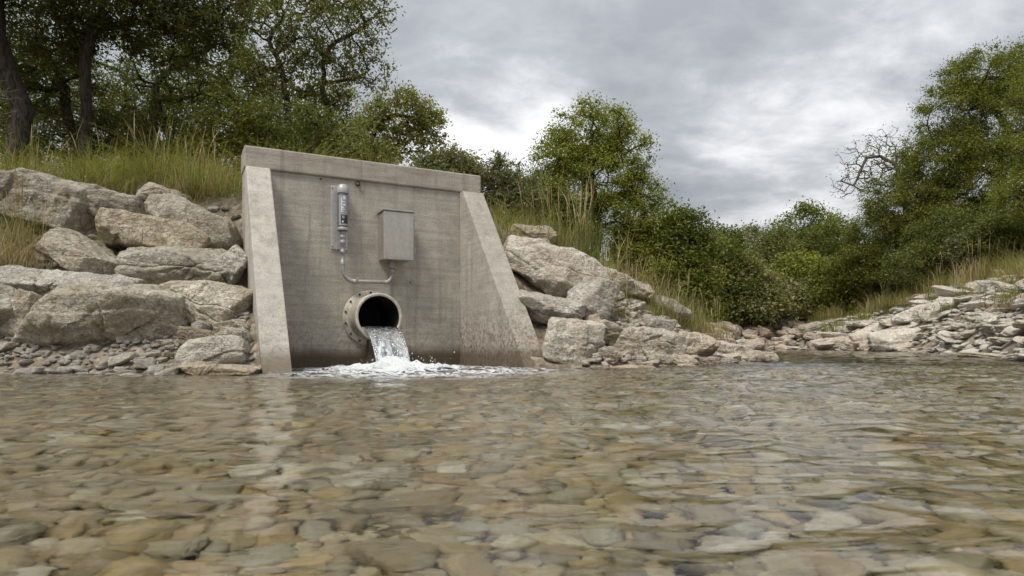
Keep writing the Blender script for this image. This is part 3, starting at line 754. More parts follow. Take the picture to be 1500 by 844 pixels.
def wing_clear(x, y):
    a = (x - SX0) * U[0] + (y - SY0) * U[1]; n = (x - SX0) * N_[0] + (y - SY0) * N_[1]
    return not (-.06 < a < SW + .26 and -.6 < n < 1.75)

rng = np.random.RandomState(5)
k = 0
while k < 130:                                   # gravel strip below the left boulders
    x = rng.uniform(-5.2, -1.95); y = rng.uniform(5.5, 6.35)
    if not wing_clear(x, y): continue
    s = rng.uniform(.05, .12) * (1.6 if rng.rand() < .12 else 1)
    place_on(x, y, (s * 1.3, s * rng.uniform(.8, 1.2), s * rng.uniform(.4, .75)), var_round[k % 8], None, 'bank_stone',
             'small stone in the gravel strip below the left boulders', 'stone', 'stones in the gravel strip below the left boulders', rng, .25); k += 1
k = 0
while k < 150:                                   # rubble among the right-hand boulders
    x = rng.uniform(.5, 5.0); y = rng.uniform(6.9, 12.2)
    sdv = float(river_sd(np.array([x]), np.array([y]))[0])
    if sdv < -.1 or sdv > 2.6 or not wing_clear(x, y): continue
    s = rng.uniform(.10, .24) * (1.5 if rng.rand() < .2 else 1)
    place_on(x, y, (s * 1.4, s, s * rng.uniform(.4, .7)), var_pale[k % 8], None, 'rubble_stone',
             'loose pale stone in the rubble between the right-hand boulders', 'stone', 'loose rubble stones on the right-hand point', rng, .25); k += 1
k = 0
while k < 280:                                   # slabs paving the far right bank
    y = rng.uniform(5.6, 28.5); x = rng.uniform(6, 19)
    sdv = float(river_sd(np.array([x]), np.array([y]))[0])
    if sdv < -.15 or sdv > 3.4 or x < 5.5 + .2 * y or x > .85 * y + 2.4: continue
    s = rng.uniform(.3, .75) * (1.35 if rng.rand() < .15 else 1) * (.75 if sdv < .5 and rng.rand() < .6 else 1)
    place_on(x, y, (s * 1.3, s * .9, s * rng.uniform(.22, .38)), var_slab[k % 8], None, 'flat_rock',
             'weathered pale flat rock among the many paving the far right bank', 'rock', 'pale flat rocks paving the far right bank', rng, .3, 9, rng.choice([.2, 1.8])); k += 1
k = 0
while k < 150:                                   # reddish rocks at the bend
    x = rng.uniform(5.5, 13.6); y = rng.uniform(22, 32.5)
    sdv = float(river_sd(np.array([x]), np.array([y]))[0])
    if sdv < -.1 or sdv > 3.2: continue
    s = rng.uniform(.3, .8) * (1.5 if rng.rand() < .1 else 1)
    place_on(x, y, (s * 1.4, s, s * rng.uniform(.4, .7)), var_red[k % 6], None, 'bend_rock',
             'pinkish tan rock on the low bank where the river bends away', 'rock', 'pinkish tan rocks on the bank at the river bend', rng, .25); k += 1

def stuff_stones(name, label, mat, pts, sizes, rng, base, flat=.55, sink=.2):
    VV, FF = [], []; off = 0; zs = terrain(pts[:, 0], pts[:, 1])
    for i, (p, s) in enumerate(zip(pts, sizes)):
        V, F = base[i % len(base)]
        V = (V * np.array([s * 1.25, s * rng.uniform(.8, 1.1), s * flat * rng.uniform(.7, 1.3)])) @ rotm(rng.normal(0, .2), rng.normal(0, .2), rng.uniform(0, 6.28)).T
        VV.append(V + np.array([p[0], p[1], zs[i] + s * flat * (.5 - sink)])); FF.append(F + off); off += len(V)
    return tag(mk(name, np.concatenate(VV), np.concatenate(FF), mat), label, 'gravel', kind='stuff')
low = [rock_shape(1200 + i, (1, 1, 1), 2, planes=10, sharp=12, ledge=0) for i in range(10)]
P = np.stack([rng.uniform(-6.5, -1.9, 2600), rng.uniform(5.35, 6.6, 2600)], -1); P = P[[wing_clear(*p) for p in P]]
stuff_stones('gravel', 'fine gravel filling the strip below the left boulders', M['stone_small'], P, rng.uniform(.025, .07, len(P)), rng, low)
P = np.stack([rng.uniform(.4, 5.2, 3600), rng.uniform(6.8, 12.5, 3600)], -1); sdv = river_sd(P[:, 0], P[:, 1])
P = P[(sdv > -.15) & (sdv < 2.4) & np.array([wing_clear(*p) for p in P])]
stuff_stones('gravel', 'fine pale rubble between the right-hand rocks', M['rock_pale'], P, rng.uniform(.04, .12, len(P)), rng, low)
P = np.stack([rng.uniform(6, 19, 6000), rng.uniform(4.5, 29, 6000)], -1); sdv = river_sd(P[:, 0], P[:, 1])
P = P[(sdv > -.25) & (sdv < 2.6) & (P[:, 0] > 5.5 + .2 * P[:, 1])][:2400]
stuff_stones('gravel', 'broken stone chips between the slabs of the far right bank', M['rock_slab'], P, rng.uniform(.10, .30, len(P)), rng, low, .35)
# soil pockets and grit between the left boulders
P = np.stack([rng.uniform(-6.5, -1.9, 600), rng.uniform(6.4, 8.0, 600)], -1); P = P[[wing_clear(*p) for p in P]]
stuff_stones('gravel', 'broken stone chips wedged between the left boulders', M['stone_small'], P, rng.uniform(.04, .12, len(P)), rng, low)

# ------------------------------------------------------------------ cobbles on the river bed
cob = [rock_shape(1400 + i, (1, 1, 1), 4, planes=8, sharp=4.2, ledge=0, rough=1.0) for i in range(10)]
cob_me = []
for V, F in cob:
    o = mk('cobble_mesh', V, F, M['cobble']); cob_me.append(o.data); bpy.data.objects.remove(o)
low2 = [rock_shape(1500 + i, (1, 1, 1), 2, planes=8, sharp=5, ledge=0, rough=.9) for i in range(10)]
rng = np.random.RandomState(11)
pts = []; cell = {}
def try_pt(x, y, r):
    g = .15; ci, cj = int(x // g), int(y // g)
    for i in range(ci - 1, ci + 2):
        for j in range(cj - 1, cj + 2):
            for (qx, qy, qr) in cell.get((i, j), ()):
                if (qx - x) ** 2 + (qy - y) ** 2 < (.72 * (r + qr)) ** 2: return False
    cell.setdefault((ci, cj), []).append((x, y, r)); pts.append((x, y, r)); return True
for rr, tries in ((.056, 200), (.046, 1100), (.036, 7000), (.026, 30000), (.018, 70000)):
    for _ in range(tries):
        y = .55 + 6.6 * rng.rand() ** 1.3; x = rng.uniform(-.95, 1.15) * (.9 * y + .5) + .1
        r = rr * rng.uniform(.85, 1.2)
        try_pt(x, y, r)
pts = np.array(pts); sdv = river_sd(pts[:, 0], pts[:, 1]); pts = pts[sdv < -.05]
big_ = pts[:, 2] / np.maximum(pts[:, 1], .9) * (np.abs(pts[:, 0]) < .82 * pts[:, 1] + .1)
order = np.argsort(-big_); near, rest = pts[order[:290]], pts[order[290:]]
TONE = [('ochre', 'flat ochre-brown cobble under the clear shallow water'), ('pale', 'flat pale cobble under the clear shallow water')]
for i, (x, y, r) in enumerate(near):
    o = bpy.data.objects.new('river_cobble', cob_me[i % 10]); C.objects.link(o)
    h = r * rng.uniform(.9, 1.4)
    o.scale = (2 * r * rng.uniform(.95, 1.35), 2 * r * rng.uniform(.8, 1.0), h)
    o.location = (x, y, tz(x, y) + h * .22 + rng.uniform(-.004, .012)); o.rotation_euler = (rng.normal(0, .22), rng.normal(0, .22), rng.uniform(0, 6.28))
    tag(o, 'smooth flat cobble lying on the bed of the clear shallow river', 'cobble', 'cobbles on the bed of the clear river')
stuff_stones('riverbed_cobbles', 'smaller cobbles covering the river bed under the water', M['cobble'], rest[:, :2], rest[:, 2] * 2, rng, low2, .55, .25)['category'] = 'cobbles'

# ------------------------------------------------------------------ water
ix, iy, _ = loc2w(PA, CN + PL + .60, 0)
rows = np.concatenate([-np.arange(6.0, .2, -.5), grow(-.2, .45, .12, .93)[:-1] if False else np.arange(-.2, .45, .06), np.exp(np.arange(math.log(.45), math.log(5.4), .0075)),
                       np.arange(5.41, 7.9, .02), np.exp(np.arange(math.log(7.92), math.log(48), .0095))])
rows = np.unique(np.round(rows, 5)); ncol = 560
tcol = np.linspace(-1, 1, ncol)
WX = np.stack([tcol * (.98 * max(y, 0) + 2.2 if y < 9 else .98 * y + 2.2) for y in rows]); WY = np.repeat(rows[:, None], ncol, 1)
def waves(X, Y):
    sh = X.shape; x = X.ravel(); y = Y.ravel(); z0 = 0 * x
    wp = .12 * perlin(np.stack([x * .9, y * .9, z0], -1), 31)
    dist = np.maximum(y, .3)
    P1 = np.stack([x * 1.5 + wp, y * 3.6 + .5 * x + wp * 3, z0 + .3], -1)
    a = .023 * (1 - 2 * np.abs(perlin(P1, 41))) + .0095 * perlin(P1 * .45, 42)
    P2 = np.stack([x * 4.2 - y * .8, y * 9.5 + 1.2 * x, z0 + .7], -1)
    b = .016 * (1 - 2.0 * np.abs(perlin(P2 + wp[:, None], 43))) * sstep(-dist, -14, -5)
    P3 = np.stack([x * 10 + y * 2, y * 19 - x * 2, z0 + .2], -1)
    c = .0045 * perlin(P3, 44) * sstep(-dist, -4, -1.5)
    patch = .72 + .58 * sstep(perlin(np.stack([x * .35, y * .5, z0], -1), 45) + .22 * np.clip(x, -1.5, 2.5), -.3, .5)
    h = (a + b + c) * (.62 + .38 * sstep(dist, 1.0, 2.4)) * patch * (.75 + .35 * sstep(x, -1, 1.5))
    r = np.hypot(x - ix, y - iy)
    tp = np.stack([x * 7, y * 9, z0], -1)
    h = h + .075 * np.exp(-(r / .25) ** 2) + (.060 * np.exp(-(r / .55) ** 2) + .016 * np.exp(-(r / 1.4) ** 2)) * (fbm(tp, 3, 61) + .3) * 1.5
    h = h + .006 * np.sin(r * 21 + 3 * perlin(tp * .25, 66)) * np.exp(-(r / 1.2) ** 2)
    return h.reshape(sh)
WZ = waves(WX, WY)
nr = len(rows); idx = np.arange(nr * ncol).reshape(nr, ncol)
wq = np.stack([idx[:-1, :-1], idx[:-1, 1:], idx[1:, 1:], idx[1:, :-1]], -1).reshape(-1, 4)
m, t = new_mat('river_water')
p = t.n('ShaderNodeNewGeometry').outputs['Position']
n1 = t.noise(t.mapping(p, (5, 11, 1), (0, 0, R(8))), 1.0, 4, .55, .4); n2 = t.noise(t.mapping(p, (16, 34, 1), (0, 0, R(-6))), 1.0, 3, .55, .3)
nw = t.noise(t.mapping(p, (1.6, 4.2, 1), (0, 0, R(5))), 1.0, 4, .55, .4)
h = t.math('ADD', t.math('MULTIPLY', n1, .014), t.math('ADD', t.math('MULTIPLY', n2, .0035), t.math('MULTIPLY', nw, .022)))
yy_ = t.n('ShaderNodeSeparateXYZ', None, _0=p).outputs[1]
bn = t.bump(h, t.math('ADD', .25, t.math('MULTIPLY', t.step(yy_, 1.0, 3.2), .35)), 1.0)
glass = t.principled(Base_Color=(.93, .95, .90), Roughness=.03, IOR=1.333, Normal=bn, **{'Transmission_Weight': 1.0})
d = t.vmath('SUBTRACT', p, (ix, iy, 0)); dl = t.vmath('LENGTH', d, out=1)
d2 = t.vmath('MULTIPLY', t.vmath('SUBTRACT', p, (ix + .30, iy - .45, 0)), (.78, .72, 0)); dl2 = t.vmath('LENGTH', d2, out=1)
wv = t.vmath('ADD', p, t.vmath('SCALE', t.noise(p, 3.0, 3, col=True)))
f1 = t.noise(t.mapping(wv, (5, 9, 1)), 1.0, 6, .65, .6)
core = t.step(t.math('SUBTRACT', t.math('ADD', f1, .40), t.math('MULTIPLY', dl, .56)), .42, .62)
f2 = t.noise(t.mapping(wv, (1.7, 6.5, 1), (0, 0, R(-12))), 1.0, 5, .6, .8)
lines = t.step(t.math('ABSOLUTE', t.math('SUBTRACT', f2, .5)), .07, .025)
streak = t.math('MULTIPLY', lines, t.step(t.math('ADD', dl2, t.math('MULTIPLY', f1, .5)), 1.75, .75))
f3 = t.math('MULTIPLY', t.step(t.math('ADD', t.math('SUBTRACT', f1, t.math('MULTIPLY', dl2, .22)), .02), .44, .60), .75)
foam = t.math('MAXIMUM', core, t.math('MAXIMUM', streak, f3))
foam = t.math('MULTIPLY', foam, .80)
fo = t.principled(Base_Color=(.78, .80, .80), Roughness=.6, Normal=t.bump(t.noise(p, 40, 4, .7), .6, .02))
t.out(t.n('ShaderNodeMixShader', None, _0=foam, _1=glass, _2=fo).outputs[0])
tag(mk('water', np.stack([WX, WY, WZ], -1).reshape(-1, 3), wq, m), kind='structure')

# the stream leaving the pipe
V = []; ns, nc = 90, 72
ri = PR - .042; lvl = -.115; hw0 = math.sqrt(ri * ri - lvl * lvl) - .004
vel, grav = 1.95, 9.81; T1 = math.sqrt(2 * (PZ + lvl + .05) / grav)
gs, gf = np.meshgrid(np.linspace(0, 1, ns), 2 * np.pi * np.arange(nc) / nc, indexing='ij')
ga, gq_ = np.cos(gf).ravel(), np.sin(gf).ravel(); gs = gs.ravel()
N71 = perlin(np.stack([ga * 5.5, gs * 2.2, gq_ * 1.2], -1), 71).reshape(ns, nc)
N72 = perlin(np.stack([ga * 15, gs * 5, gq_], -1), 72).reshape(ns, nc)
N73 = perlin(np.stack([gs * 9, ga, 0 * ga + 3.3], -1), 73).reshape(ns, nc)
for i in range(ns):
    s = i / (ns - 1)
    if s < .25:
        nn = PL - .30 * (1 - s / .25); zz = PZ + lvl; tt = 0; th_ = ri + lvl
        dn, dz_ = 0, 1
    else:
        tt = (s - .25) / .75 * T1; nn = PL + vel * tt; zz = PZ + lvl - .5 * grav * tt * tt
        sl = grav * tt / vel; dn, dz_ = sl / math.hypot(1, sl), 1 / math.hypot(1, sl); th_ = (ri + lvl) * (1 - .5 * tt / T1)
    k_ = tt / T1; hwid = hw0 * (1 - .05 * k_)
    for j in range(nc):
        f = 2 * math.pi * j / nc; a = math.cos(f); q = math.sin(f)
        off = q * (.012 if q > 0 else th_ * .97)
        off += .020 * (.25 + k_) * float(N71[i, j]) * (1.7 if q > 0 else 1.2) + .008 * (.3 + k_) * float(N72[i, j])
        ed = .022 * k_ * float(N73[i, j])
        V.append(loc2w(PA + a * (hwid + ed), CN + nn + dn * off, zz + dz_ * off))
idx = np.arange(ns * nc).reshape(ns, nc); nx_ = np.roll(idx, -1, 1)
jq = np.stack([idx[:-1], nx_[:-1], nx_[1:], idx[1:]], -1).reshape(-1, 4)[:, ::-1]
m, t = new_mat('falling_water')
tc = t.n('ShaderNodeTexCoord').outputs['Object']
zz = t.n('ShaderNodeSeparateXYZ', None, _0=tc).outputs[2]
sn = t.noise(t.mapping(tc, (20, 20, 1.8)), 1.0, 4, .58, .4); s2 = t.noise(t.mapping(tc, (60, 60, 9)), 1.0, 3, .6, .3)
fm = t.math('MULTIPLY', t.step(t.math('ADD', t.math('ADD', t.math('MULTIPLY', sn, .86), t.math('MULTIPLY', s2, .14)), t.math('MULTIPLY', t.step(zz, .42, .02), .20)), .56, .74), .7)
gl = t.principled(Base_Color=(.93, .96, .95), Roughness=.04, IOR=1.333, Normal=t.bump(t.math('ADD', sn, t.math('MULTIPLY', s2, .4)), .6, .03), **{'Transmission_Weight': 1.0})
fo = t.principled(Base_Color=(.66, .70, .72), Roughness=.25, Normal=t.bump(sn, .6, .03))
t.out(t.n('ShaderNodeMixShader', None, _0=fm, _1=gl, _2=fo).outputs[0])
tag(mk('water_stream', np.array(V), [jq, idx[0][None, ::1]], m), 'clear stream of water spilling from the pipe into the river', 'stream', kind='stuff')
# thrown droplets
rng = np.random.RandomState(3); VV, FF, off = [], [], 0; dv, df = ico(2)
for i in range(260):
    a = rng.uniform(0, 6.28); r = abs(rng.normal(0, .30)) + .08; z = abs(rng.normal(0, .075)) * math.exp(-r * .8) + .03
    c = np.array([ix + math.cos(a) * r + .10, iy + math.sin(a) * r * .8, z]); s = .0025 + .006 * rng.rand() ** 2
    VV.append(dv * np.array([s, s, s * rng.uniform(.8, 1.6)]) + c); FF.append(df + off); off += len(dv)
m, t = new_mat('splash'); t.out(t.principled(Base_Color=(.9, .93, .94), Roughness=.1, IOR=1.333, **{'Transmission_Weight': .8}))
tag(mk('splash_droplets', np.concatenate(VV), np.concatenate(FF), m), 'droplets thrown up where the stream hits the river', 'splash', kind='stuff')
# ------------------------------------------------------------------ trees and shrubs
def leaves_mesh(name, pts, n_per, spread, L, mat, parent, rng, narrow=.45, up=.35, droop=0.0):
    n = len(pts) * n_per
    c = np.repeat(pts, n_per, 0)
    g = rng.normal(size=(n, 3)); g /= np.linalg.norm(g, axis=1)[:, None]
    c = c + g * (np.minimum(np.abs(rng.normal(0, 1, n)), 1.7) ** .8 * spread)[:, None] * np.array([1, 1, .75])
    c[:, 2] -= droop * rng.rand(n)
    nrm = rng.normal(size=(n, 3)); nrm[:, 2] = np.abs(nrm[:, 2]) + up; nrm /= np.linalg.norm(nrm, axis=1)[:, None]
    t = rng.normal(size=(n, 3)); t -= nrm * (t * nrm).sum(1)[:, None]; t /= np.linalg.norm(t, axis=1)[:, None]
    b = np.cross(nrm, t); l = (L * rng.uniform(.65, 1.25, n))[:, None]
    w_ = l * narrow
    V = np.stack([c - t * l * .5, c + b * w_ * .5 - t * l * .05 + nrm * l * .08, c + t * l * .5, c - b * w_ * .5 - t * l * .05 + nrm * l * .08], 1).reshape(-1, 3)
    return mk(name, V, np.arange(n * 4, dtype=np.int32).reshape(n, 4), mat, parent, smooth=False)

def grow_skeleton(rng, stems, blobs, n_att, hollow=.35):
    """stems: base points; blobs: (centre, radii).  Returns nodes, parents, twig-end indices."""
    P, par = [], []
    def add(p, q): P.append(np.array(p, float)); par.append(q); return len(P) - 1
    vol = np.array([b[1][0] * b[1][1] * b[1][2] for b in blobs]) ** .8; vol /= vol.sum()
    cen = np.array([b[0] for b in blobs])
    tops = []
    for s in stems:
        j = np.argmin(np.linalg.norm((cen - s)[:, :2], axis=1)); tgt = cen[j] - np.array([0, 0, blobs[j][1][2] * .25])
        k = add(s - np.array([0, 0, .15]), -1); m_ = 9; wob = rng.normal(0, 1, (2, 3))
        for i in range(1, m_):
            f = i / (m_ - 1); p = s + (tgt - s) * np.array([f ** 1.35, f ** 1.35, f])
            hgt = np.linalg.norm(tgt - s); p[:2] += hgt * .035 * (np.sin(f * 5 + wob[0, :2]) - np.sin(wob[0, :2])) + hgt * .012 * rng.normal(size=2)
            k = add(p, k)
        tops.append(k)
    def connect(a, nseg, first):
        Q = np.array(P); d = np.linalg.norm(Q - a, axis=1)
        low_ = Q[:, 2] > a[2] + .1
        cost = d * (1 + .5 * low_) + (np.arange(len(P)) % 9 == 0) * 0
        if first: cost = cost + (Q[:, 2] < stems[0][2] + .25 * (a[2] - stems[0][2])) * 5
        k = int(np.argmin(cost)); p0 = P[k]; L_ = np.linalg.norm(a - p0)
        off = rng.normal(0, .075 * L_, 3); off[2] += .06 * L_
        for i in range(1, nseg + 1):
            f = i / nseg; k = add(p0 + (a - p0) * f + off * math.sin(math.pi * f) + rng.normal(0, .02 * L_, 3), k)
        return k
    for b in blobs: connect(np.array(b[0]), 6, True)
    ends = []
    att = []
    for bi in rng.choice(len(blobs), n_att, p=vol):
        g = rng.normal(size=3); g /= np.linalg.norm(g); r = (hollow + (1 - hollow) * rng.rand()) ** .55
        lump = 1 + .32 * perlin(np.array([g * 1.9 + bi * 7.7]), 81)[0]
        att.append((np.array(blobs[bi][0]) + g * r * lump * np.array(blobs[bi][1]), bi))
    att.sort(key=lambda q: np.linalg.norm((q[0] - np.array(blobs[q[1]][0])) / np.array(blobs[q[1]][1])))
    zmin = min(s[2] for s in stems) + .05
    for a, bi in att:
        if a[2] < zmin: a[2] = zmin + rng.rand() * .3
        ends.append(connect(a, 3, False))
    return np.array(P), np.array(par), np.array(ends)

def skeleton_mesh(name, P, par, r_base, r_tip, mat, parent):
    n = len(P); cnt = np.zeros(n); has = np.zeros(n, bool)
    has[par[par >= 0]] = True; cnt[~has] = 1
    for i in range(n - 1, -1, -1):
        if par[i] >= 0: cnt[par[i]] += cnt[i]
    r = r_tip + (r_base - r_tip) * ((cnt - 1) / max(cnt.max() - 1, 1)) ** .55
    e = np.nonzero(par >= 0)[0]; a, b = P[par[e]], P[e]; ra, rb = np.minimum(r[par[e]], r[e] * 1.25), r[e]
    roots = par[par[e]] < 0; ra = np.where(roots, r[par[e]] * 1.3, ra)
    d = b - a; d /= np.maximum(np.linalg.norm(d, axis=1), 1e-6)[:, None]; b = b + d * rb[:, None] * .5
    u = np.cross(d, np.where(np.abs(d[:, 2:3]) > .9, [[1., 0, 0]], [[0, 0, 1.]])); u /= np.linalg.norm(u, axis=1)[:, None]; v = np.cross(d, u)
    m_ = 7; ang = np.arange(m_) * 2 * np.pi / m_
    ring = u[:, None] * np.cos(ang)[None, :, None] + v[:, None] * np.sin(ang)[None, :, None]
    V = np.concatenate([a[:, None] + ring * ra[:, None, None], b[:, None] + ring * rb[:, None, None]], 1).reshape(-1, 3)
    k = np.arange(m_); base = (np.arange(len(e)) * 2 * m_)[:, None]
    F = np.stack([base + k, base + (k + 1) % m_, base + m_ + (k + 1) % m_, base + m_ + k], -1).reshape(-1, 4)
    return mk(name, V, F, mat, parent)

_ps = [40]
def plant(name, label, cat, D, stems, blobs, leafmat, n_att, n_per, L, spread, r_base=.1, r_tip=.006, bark='bark', depth=.9, narrow=.45, hollow=.35, group=None, seed=None, up=.35, base_z=None, part=('trunk', 'crown'), droop=0.0):
    """stems: photo columns of the trunk feet; blobs: photo ellipses (cx, cy, rx, ry[, distance offset])"""
    _ps[0] += 1; rng = np.random.RandomState(seed or _ps[0])
    st = []
    for s in stems:
        x = (s - CX) / F_PX * D; y = D + rng.normal(0, .1); st.append(np.array([x, y, tz(x, y) if base_z is None else base_z]))
    root = st[0].copy(); bl = []
    for b in blobs:
        c = V3(b[0], b[1], D + (b[4] if len(b) > 4 else 0)); s_ = D / F_PX
        rx, rz_ = b[2] * s_, b[3] * s_; bl.append((c - root, (rx, max(rx, rz_) * depth, rz_)))
    P, par, ends = grow_skeleton(rng, [s - root for s in st], bl, n_att, hollow)
    e = empty(name, tuple(root), 0, label=label, cat=cat, group=group)
    skeleton_mesh(part[0], P, par, r_base, r_tip, M[bark], e)
    if n_per:
        tw = np.concatenate([P[ends], (P[ends] * .55 + P[par[ends]] * .45)])
        leaves_mesh(part[1], tw, max(1, n_per // 2), spread, L, M[leafmat], e, rng, narrow, up, droop)
    return e
SH = ('stem', 'foliage')

# left bank: the dark oaks, the open multi-stemmed trees, the shrub layer
plant('oak_tree', 'big dark oak cut by the left edge, its thick trunk leaning in the corner', 'tree', 11.5, [14], [(10, -130, 190, 130), (-70, 10, 90, 100), (110, -60, 110, 70, -.5)], 'leaf_dark', 420, 70, .085, .26, .17, seed=61)
plant('oak_tree', 'dark oak whose forked trunk rises behind the grass at the upper left', 'tree', 12.3, [124], [(165, -10, 120, 75), (255, 45, 95, 45), (70, 40, 70, 60), (300, 0, 80, 50)], 'leaf_dark', 420, 70, .08, .24, .095, seed=63)
plant('oak_tree', 'thin dark oak stem just left of the forked oak', 'tree', 13.5, [97], [(60, 70, 70, 60), (95, 120, 60, 40), (30, 130, 60, 40)], 'leaf_oak', 200, 44, .08, .24, .10)
plant('oak_tree', 'slender oak between the forked oak and the open multi-stemmed tree', 'tree', 15, [225, 262], [(235, 115, 80, 50), (310, 70, 70, 60), (290, 140, 60, 40), (200, 170, 60, 30)], 'leaf_oak', 300, 40, .08, .24, .10)
plant('open_tree', 'tall open-crowned tree with several dark stems behind the headwall', 'tree', 14, [412, 428], [(395, 60, 62, 75), (445, 20, 62, 70), (385, -30, 60, 50), (420, 120, 60, 45), (360, 110, 40, 40)], 'leaf_open', 460, 22, .085, .20, .065, seed=70)
plant('open_tree', 'tall thin-leaved tree reaching furthest right over the headwall', 'tree', 14.6, [482], [(500, 55, 66, 62), (540, 30, 44, 50), (490, -20, 70, 50), (480, 120, 55, 45), (540, 105, 36, 34)], 'leaf_open', 430, 20, .085, .20, .065, seed=74)
plant('small_tree', 'small spreading tree with a low crown just above the headwall top', 'tree', 13, [570], [(590, 170, 58, 38), (550, 200, 44, 32), (628, 185, 30, 38), (600, 220, 44, 18)], 'leaf_open', 300, 34, .075, .16, .06, seed=77)
for i, (cx, cy, rx, ry, D, lm, lab) in enumerate((
    (340, 185, 62, 46, 12.2, 'leaf_elm', 'bright green shrub behind the dry grass left of the headwall'),
    (430, 195, 70, 42, 12.4, 'leaf_oak', 'dark green shrub directly behind the left end of the headwall top'),
    (250, 205, 66, 36, 13.6, 'leaf_dark', 'dark shrub in the shade between the oak trunks'),
    (60, 195, 80, 44, 14.0, 'leaf_oak', 'leafy shrub in the shade behind the leftmost grass'),
    (165, 200, 56, 34, 14.4, 'leaf_dark', 'low dark shrub right of the forked oak trunk'),
    (520, 222, 60, 30, 12.6, 'leaf_scrub', 'olive shrub showing over the middle of the headwall top'),
    (655, 242, 42, 20, 11.5, 'leaf_grey', 'low pale green shrub showing over the right end of the headwall'),
    (480, 190, 60, 50, 15.5, 'leaf_oak', 'bushy undergrowth beneath the tall thin-leaved tree'))):
    plant('shrub', lab, 'shrub', D, [cx - 12, cx + 14], [(cx, cy, rx, ry), (cx - rx * .5, cy + ry * .4, rx * .6, ry * .6), (cx + rx * .5, cy + ry * .3, rx * .55, ry * .6), (cx, cy + ry * 1.1, rx * 1.1, ry * .8), (cx, cy + ry * 2.1, rx * 1.1, ry * .9)], lm, 300, 50, .075, .19, .03, part=SH, hollow=.5)
for i, (cx, cy, rx, ry, D, lm, lab) in enumerate((
    (40, 120, 110, 90, 23, 'leaf_dark', 'dark tree deep in the wood at the far left'),
    (185, 110, 100, 85, 25, 'leaf_oak', 'dim oak deep in the wood behind the forked trunk'),
    (330, 120, 80, 80, 24, 'leaf_oak', 'bushy oak further back between the slender oak and the open tree'),
    (450, 165, 90, 60, 23, 'leaf_open', 'thin background tree behind the tall open-crowned one'))):
    plant('background_tree', lab, 'tree', D, [cx], [(cx, cy, rx, ry), (cx - rx * .5, cy + ry * .6, rx * .6, ry * .5), (cx + rx * .5, cy + ry * .6, rx * .6, ry * .5)], lm, 220, 44, .12, .45, .16)

# behind the right-hand rocks
plant('elm_tree', 'rounded yellow-green tree standing alone against the sky right of the headwall', 'tree', 17, [858, 876], [(868, 196, 68, 42), (822, 232, 46, 42), (915, 225, 44, 42), (868, 262, 76, 50), (938, 285, 44, 34), (900, 325, 72, 36), (972, 300, 22, 16), (800, 285, 34, 40)], 'leaf_yellow', 580, 96, .075, .22, .14, seed=90)
plant('willow_shrub', 'grey-green willowy shrub rising beside the right end of the headwall', 'shrub', 12, [728, 745], [(738, 262, 34, 34), (712, 282, 26, 34), (764, 285, 34, 34), (742, 305, 50, 24)], 'leaf_grey', 260, 40, .10, .15, .03, narrow=.22, part=SH)
for cx, cy, rx, ry, D, lm, lab in (
    (800, 300, 44, 36, 14, 'leaf_elm', 'green bush behind the tall grass below the rounded tree'),
    (945, 352, 48, 34, 16.5, 'leaf_elm', 'green bush at the right foot of the rounded tree'),
    (1000, 345, 40, 36, 16, 'leaf_oak', 'dark upright bush right of the rounded tree'),
    (985, 395, 56, 40, 15.8, 'leaf_elm', 'broad bush behind the dry grass on the point'),
    (1050, 385, 46, 40, 30, 'leaf_oak', 'dark bush left of the river gap'),
    (1078, 415, 56, 38, 30.5, 'leaf_scrub', 'olive bush low beside the river gap'),
    (1030, 425, 50, 30, 30, 'leaf_oak', 'low dark bush behind the tip of the point'),
    (1125, 436, 60, 22, 32, 'leaf_scrub', 'brownish low scrub above the reddish rocks'),
    (1188, 440, 58, 24, 33, 'leaf_scrub', 'grey-brown low scrub straight above the far end of the river'),
    (1250, 440, 46, 24, 32, 'leaf_oak', 'dark low bush where the right bank meets the bend')):
    plant('bush', lab, 'bush', D, [cx - 10, cx + 12], [(cx, cy, rx, ry), (cx - rx * .55, cy + ry * .45, rx * .6, ry * .6), (cx + rx * .55, cy + ry * .4, rx * .6, ry * .6), (cx, cy + ry * .9, rx * 1.2, ry * .8)], lm, 320, 54, .0055 * D + .01, .016 * D, .05, part=SH, hollow=.5)
for cx, cy, rx, ry, D, lm, lab, np_ in (
    (1105, 362, 42, 30, 44, 'leaf_grey', 'hazy pale tree furthest up the river', 40),
    (1182, 338, 50, 34, 42, 'leaf_oak', 'round dark tree in the distance above the river gap', 50),
    (1060, 362, 36, 26, 40, 'leaf_oak', 'distant tree left of the hazy pale one', 50),
    (1145, 375, 40, 36, 38, 'leaf_dark', 'dark distant tree under the round one', 50),
    (1225, 360, 44, 46, 36, 'leaf_oak', 'distant tree right of the round one', 50),
    (1172, 405, 46, 34, 34, 'leaf_yellow', 'yellow-green bushy tree in the middle of the river gap', 56),
    (1110, 405, 50, 36, 35, 'leaf_dark', 'dark bushy tree at the left of the river gap', 56),
    (1235, 412, 52, 36, 31, 'leaf_elm', 'leafy green tree right of the yellow-green bushy one', 56),
    (1015, 362, 30, 34, 30, 'leaf_dark', 'dark tree filling the gap behind the upright bush', 50)):
    plant('distant_tree', lab, 'tree', D, [cx], [(cx, cy, rx, ry), (cx - rx * .5, cy + ry * .55, rx * .65, ry * .7), (cx + rx * .5, cy + ry * .55, rx * .65, ry * .7), (cx, cy + ry * 1.1, rx, ry * .6)], lm, 250, np_, .0045 * D + .02, .0125 * D, .14, hollow=.45)

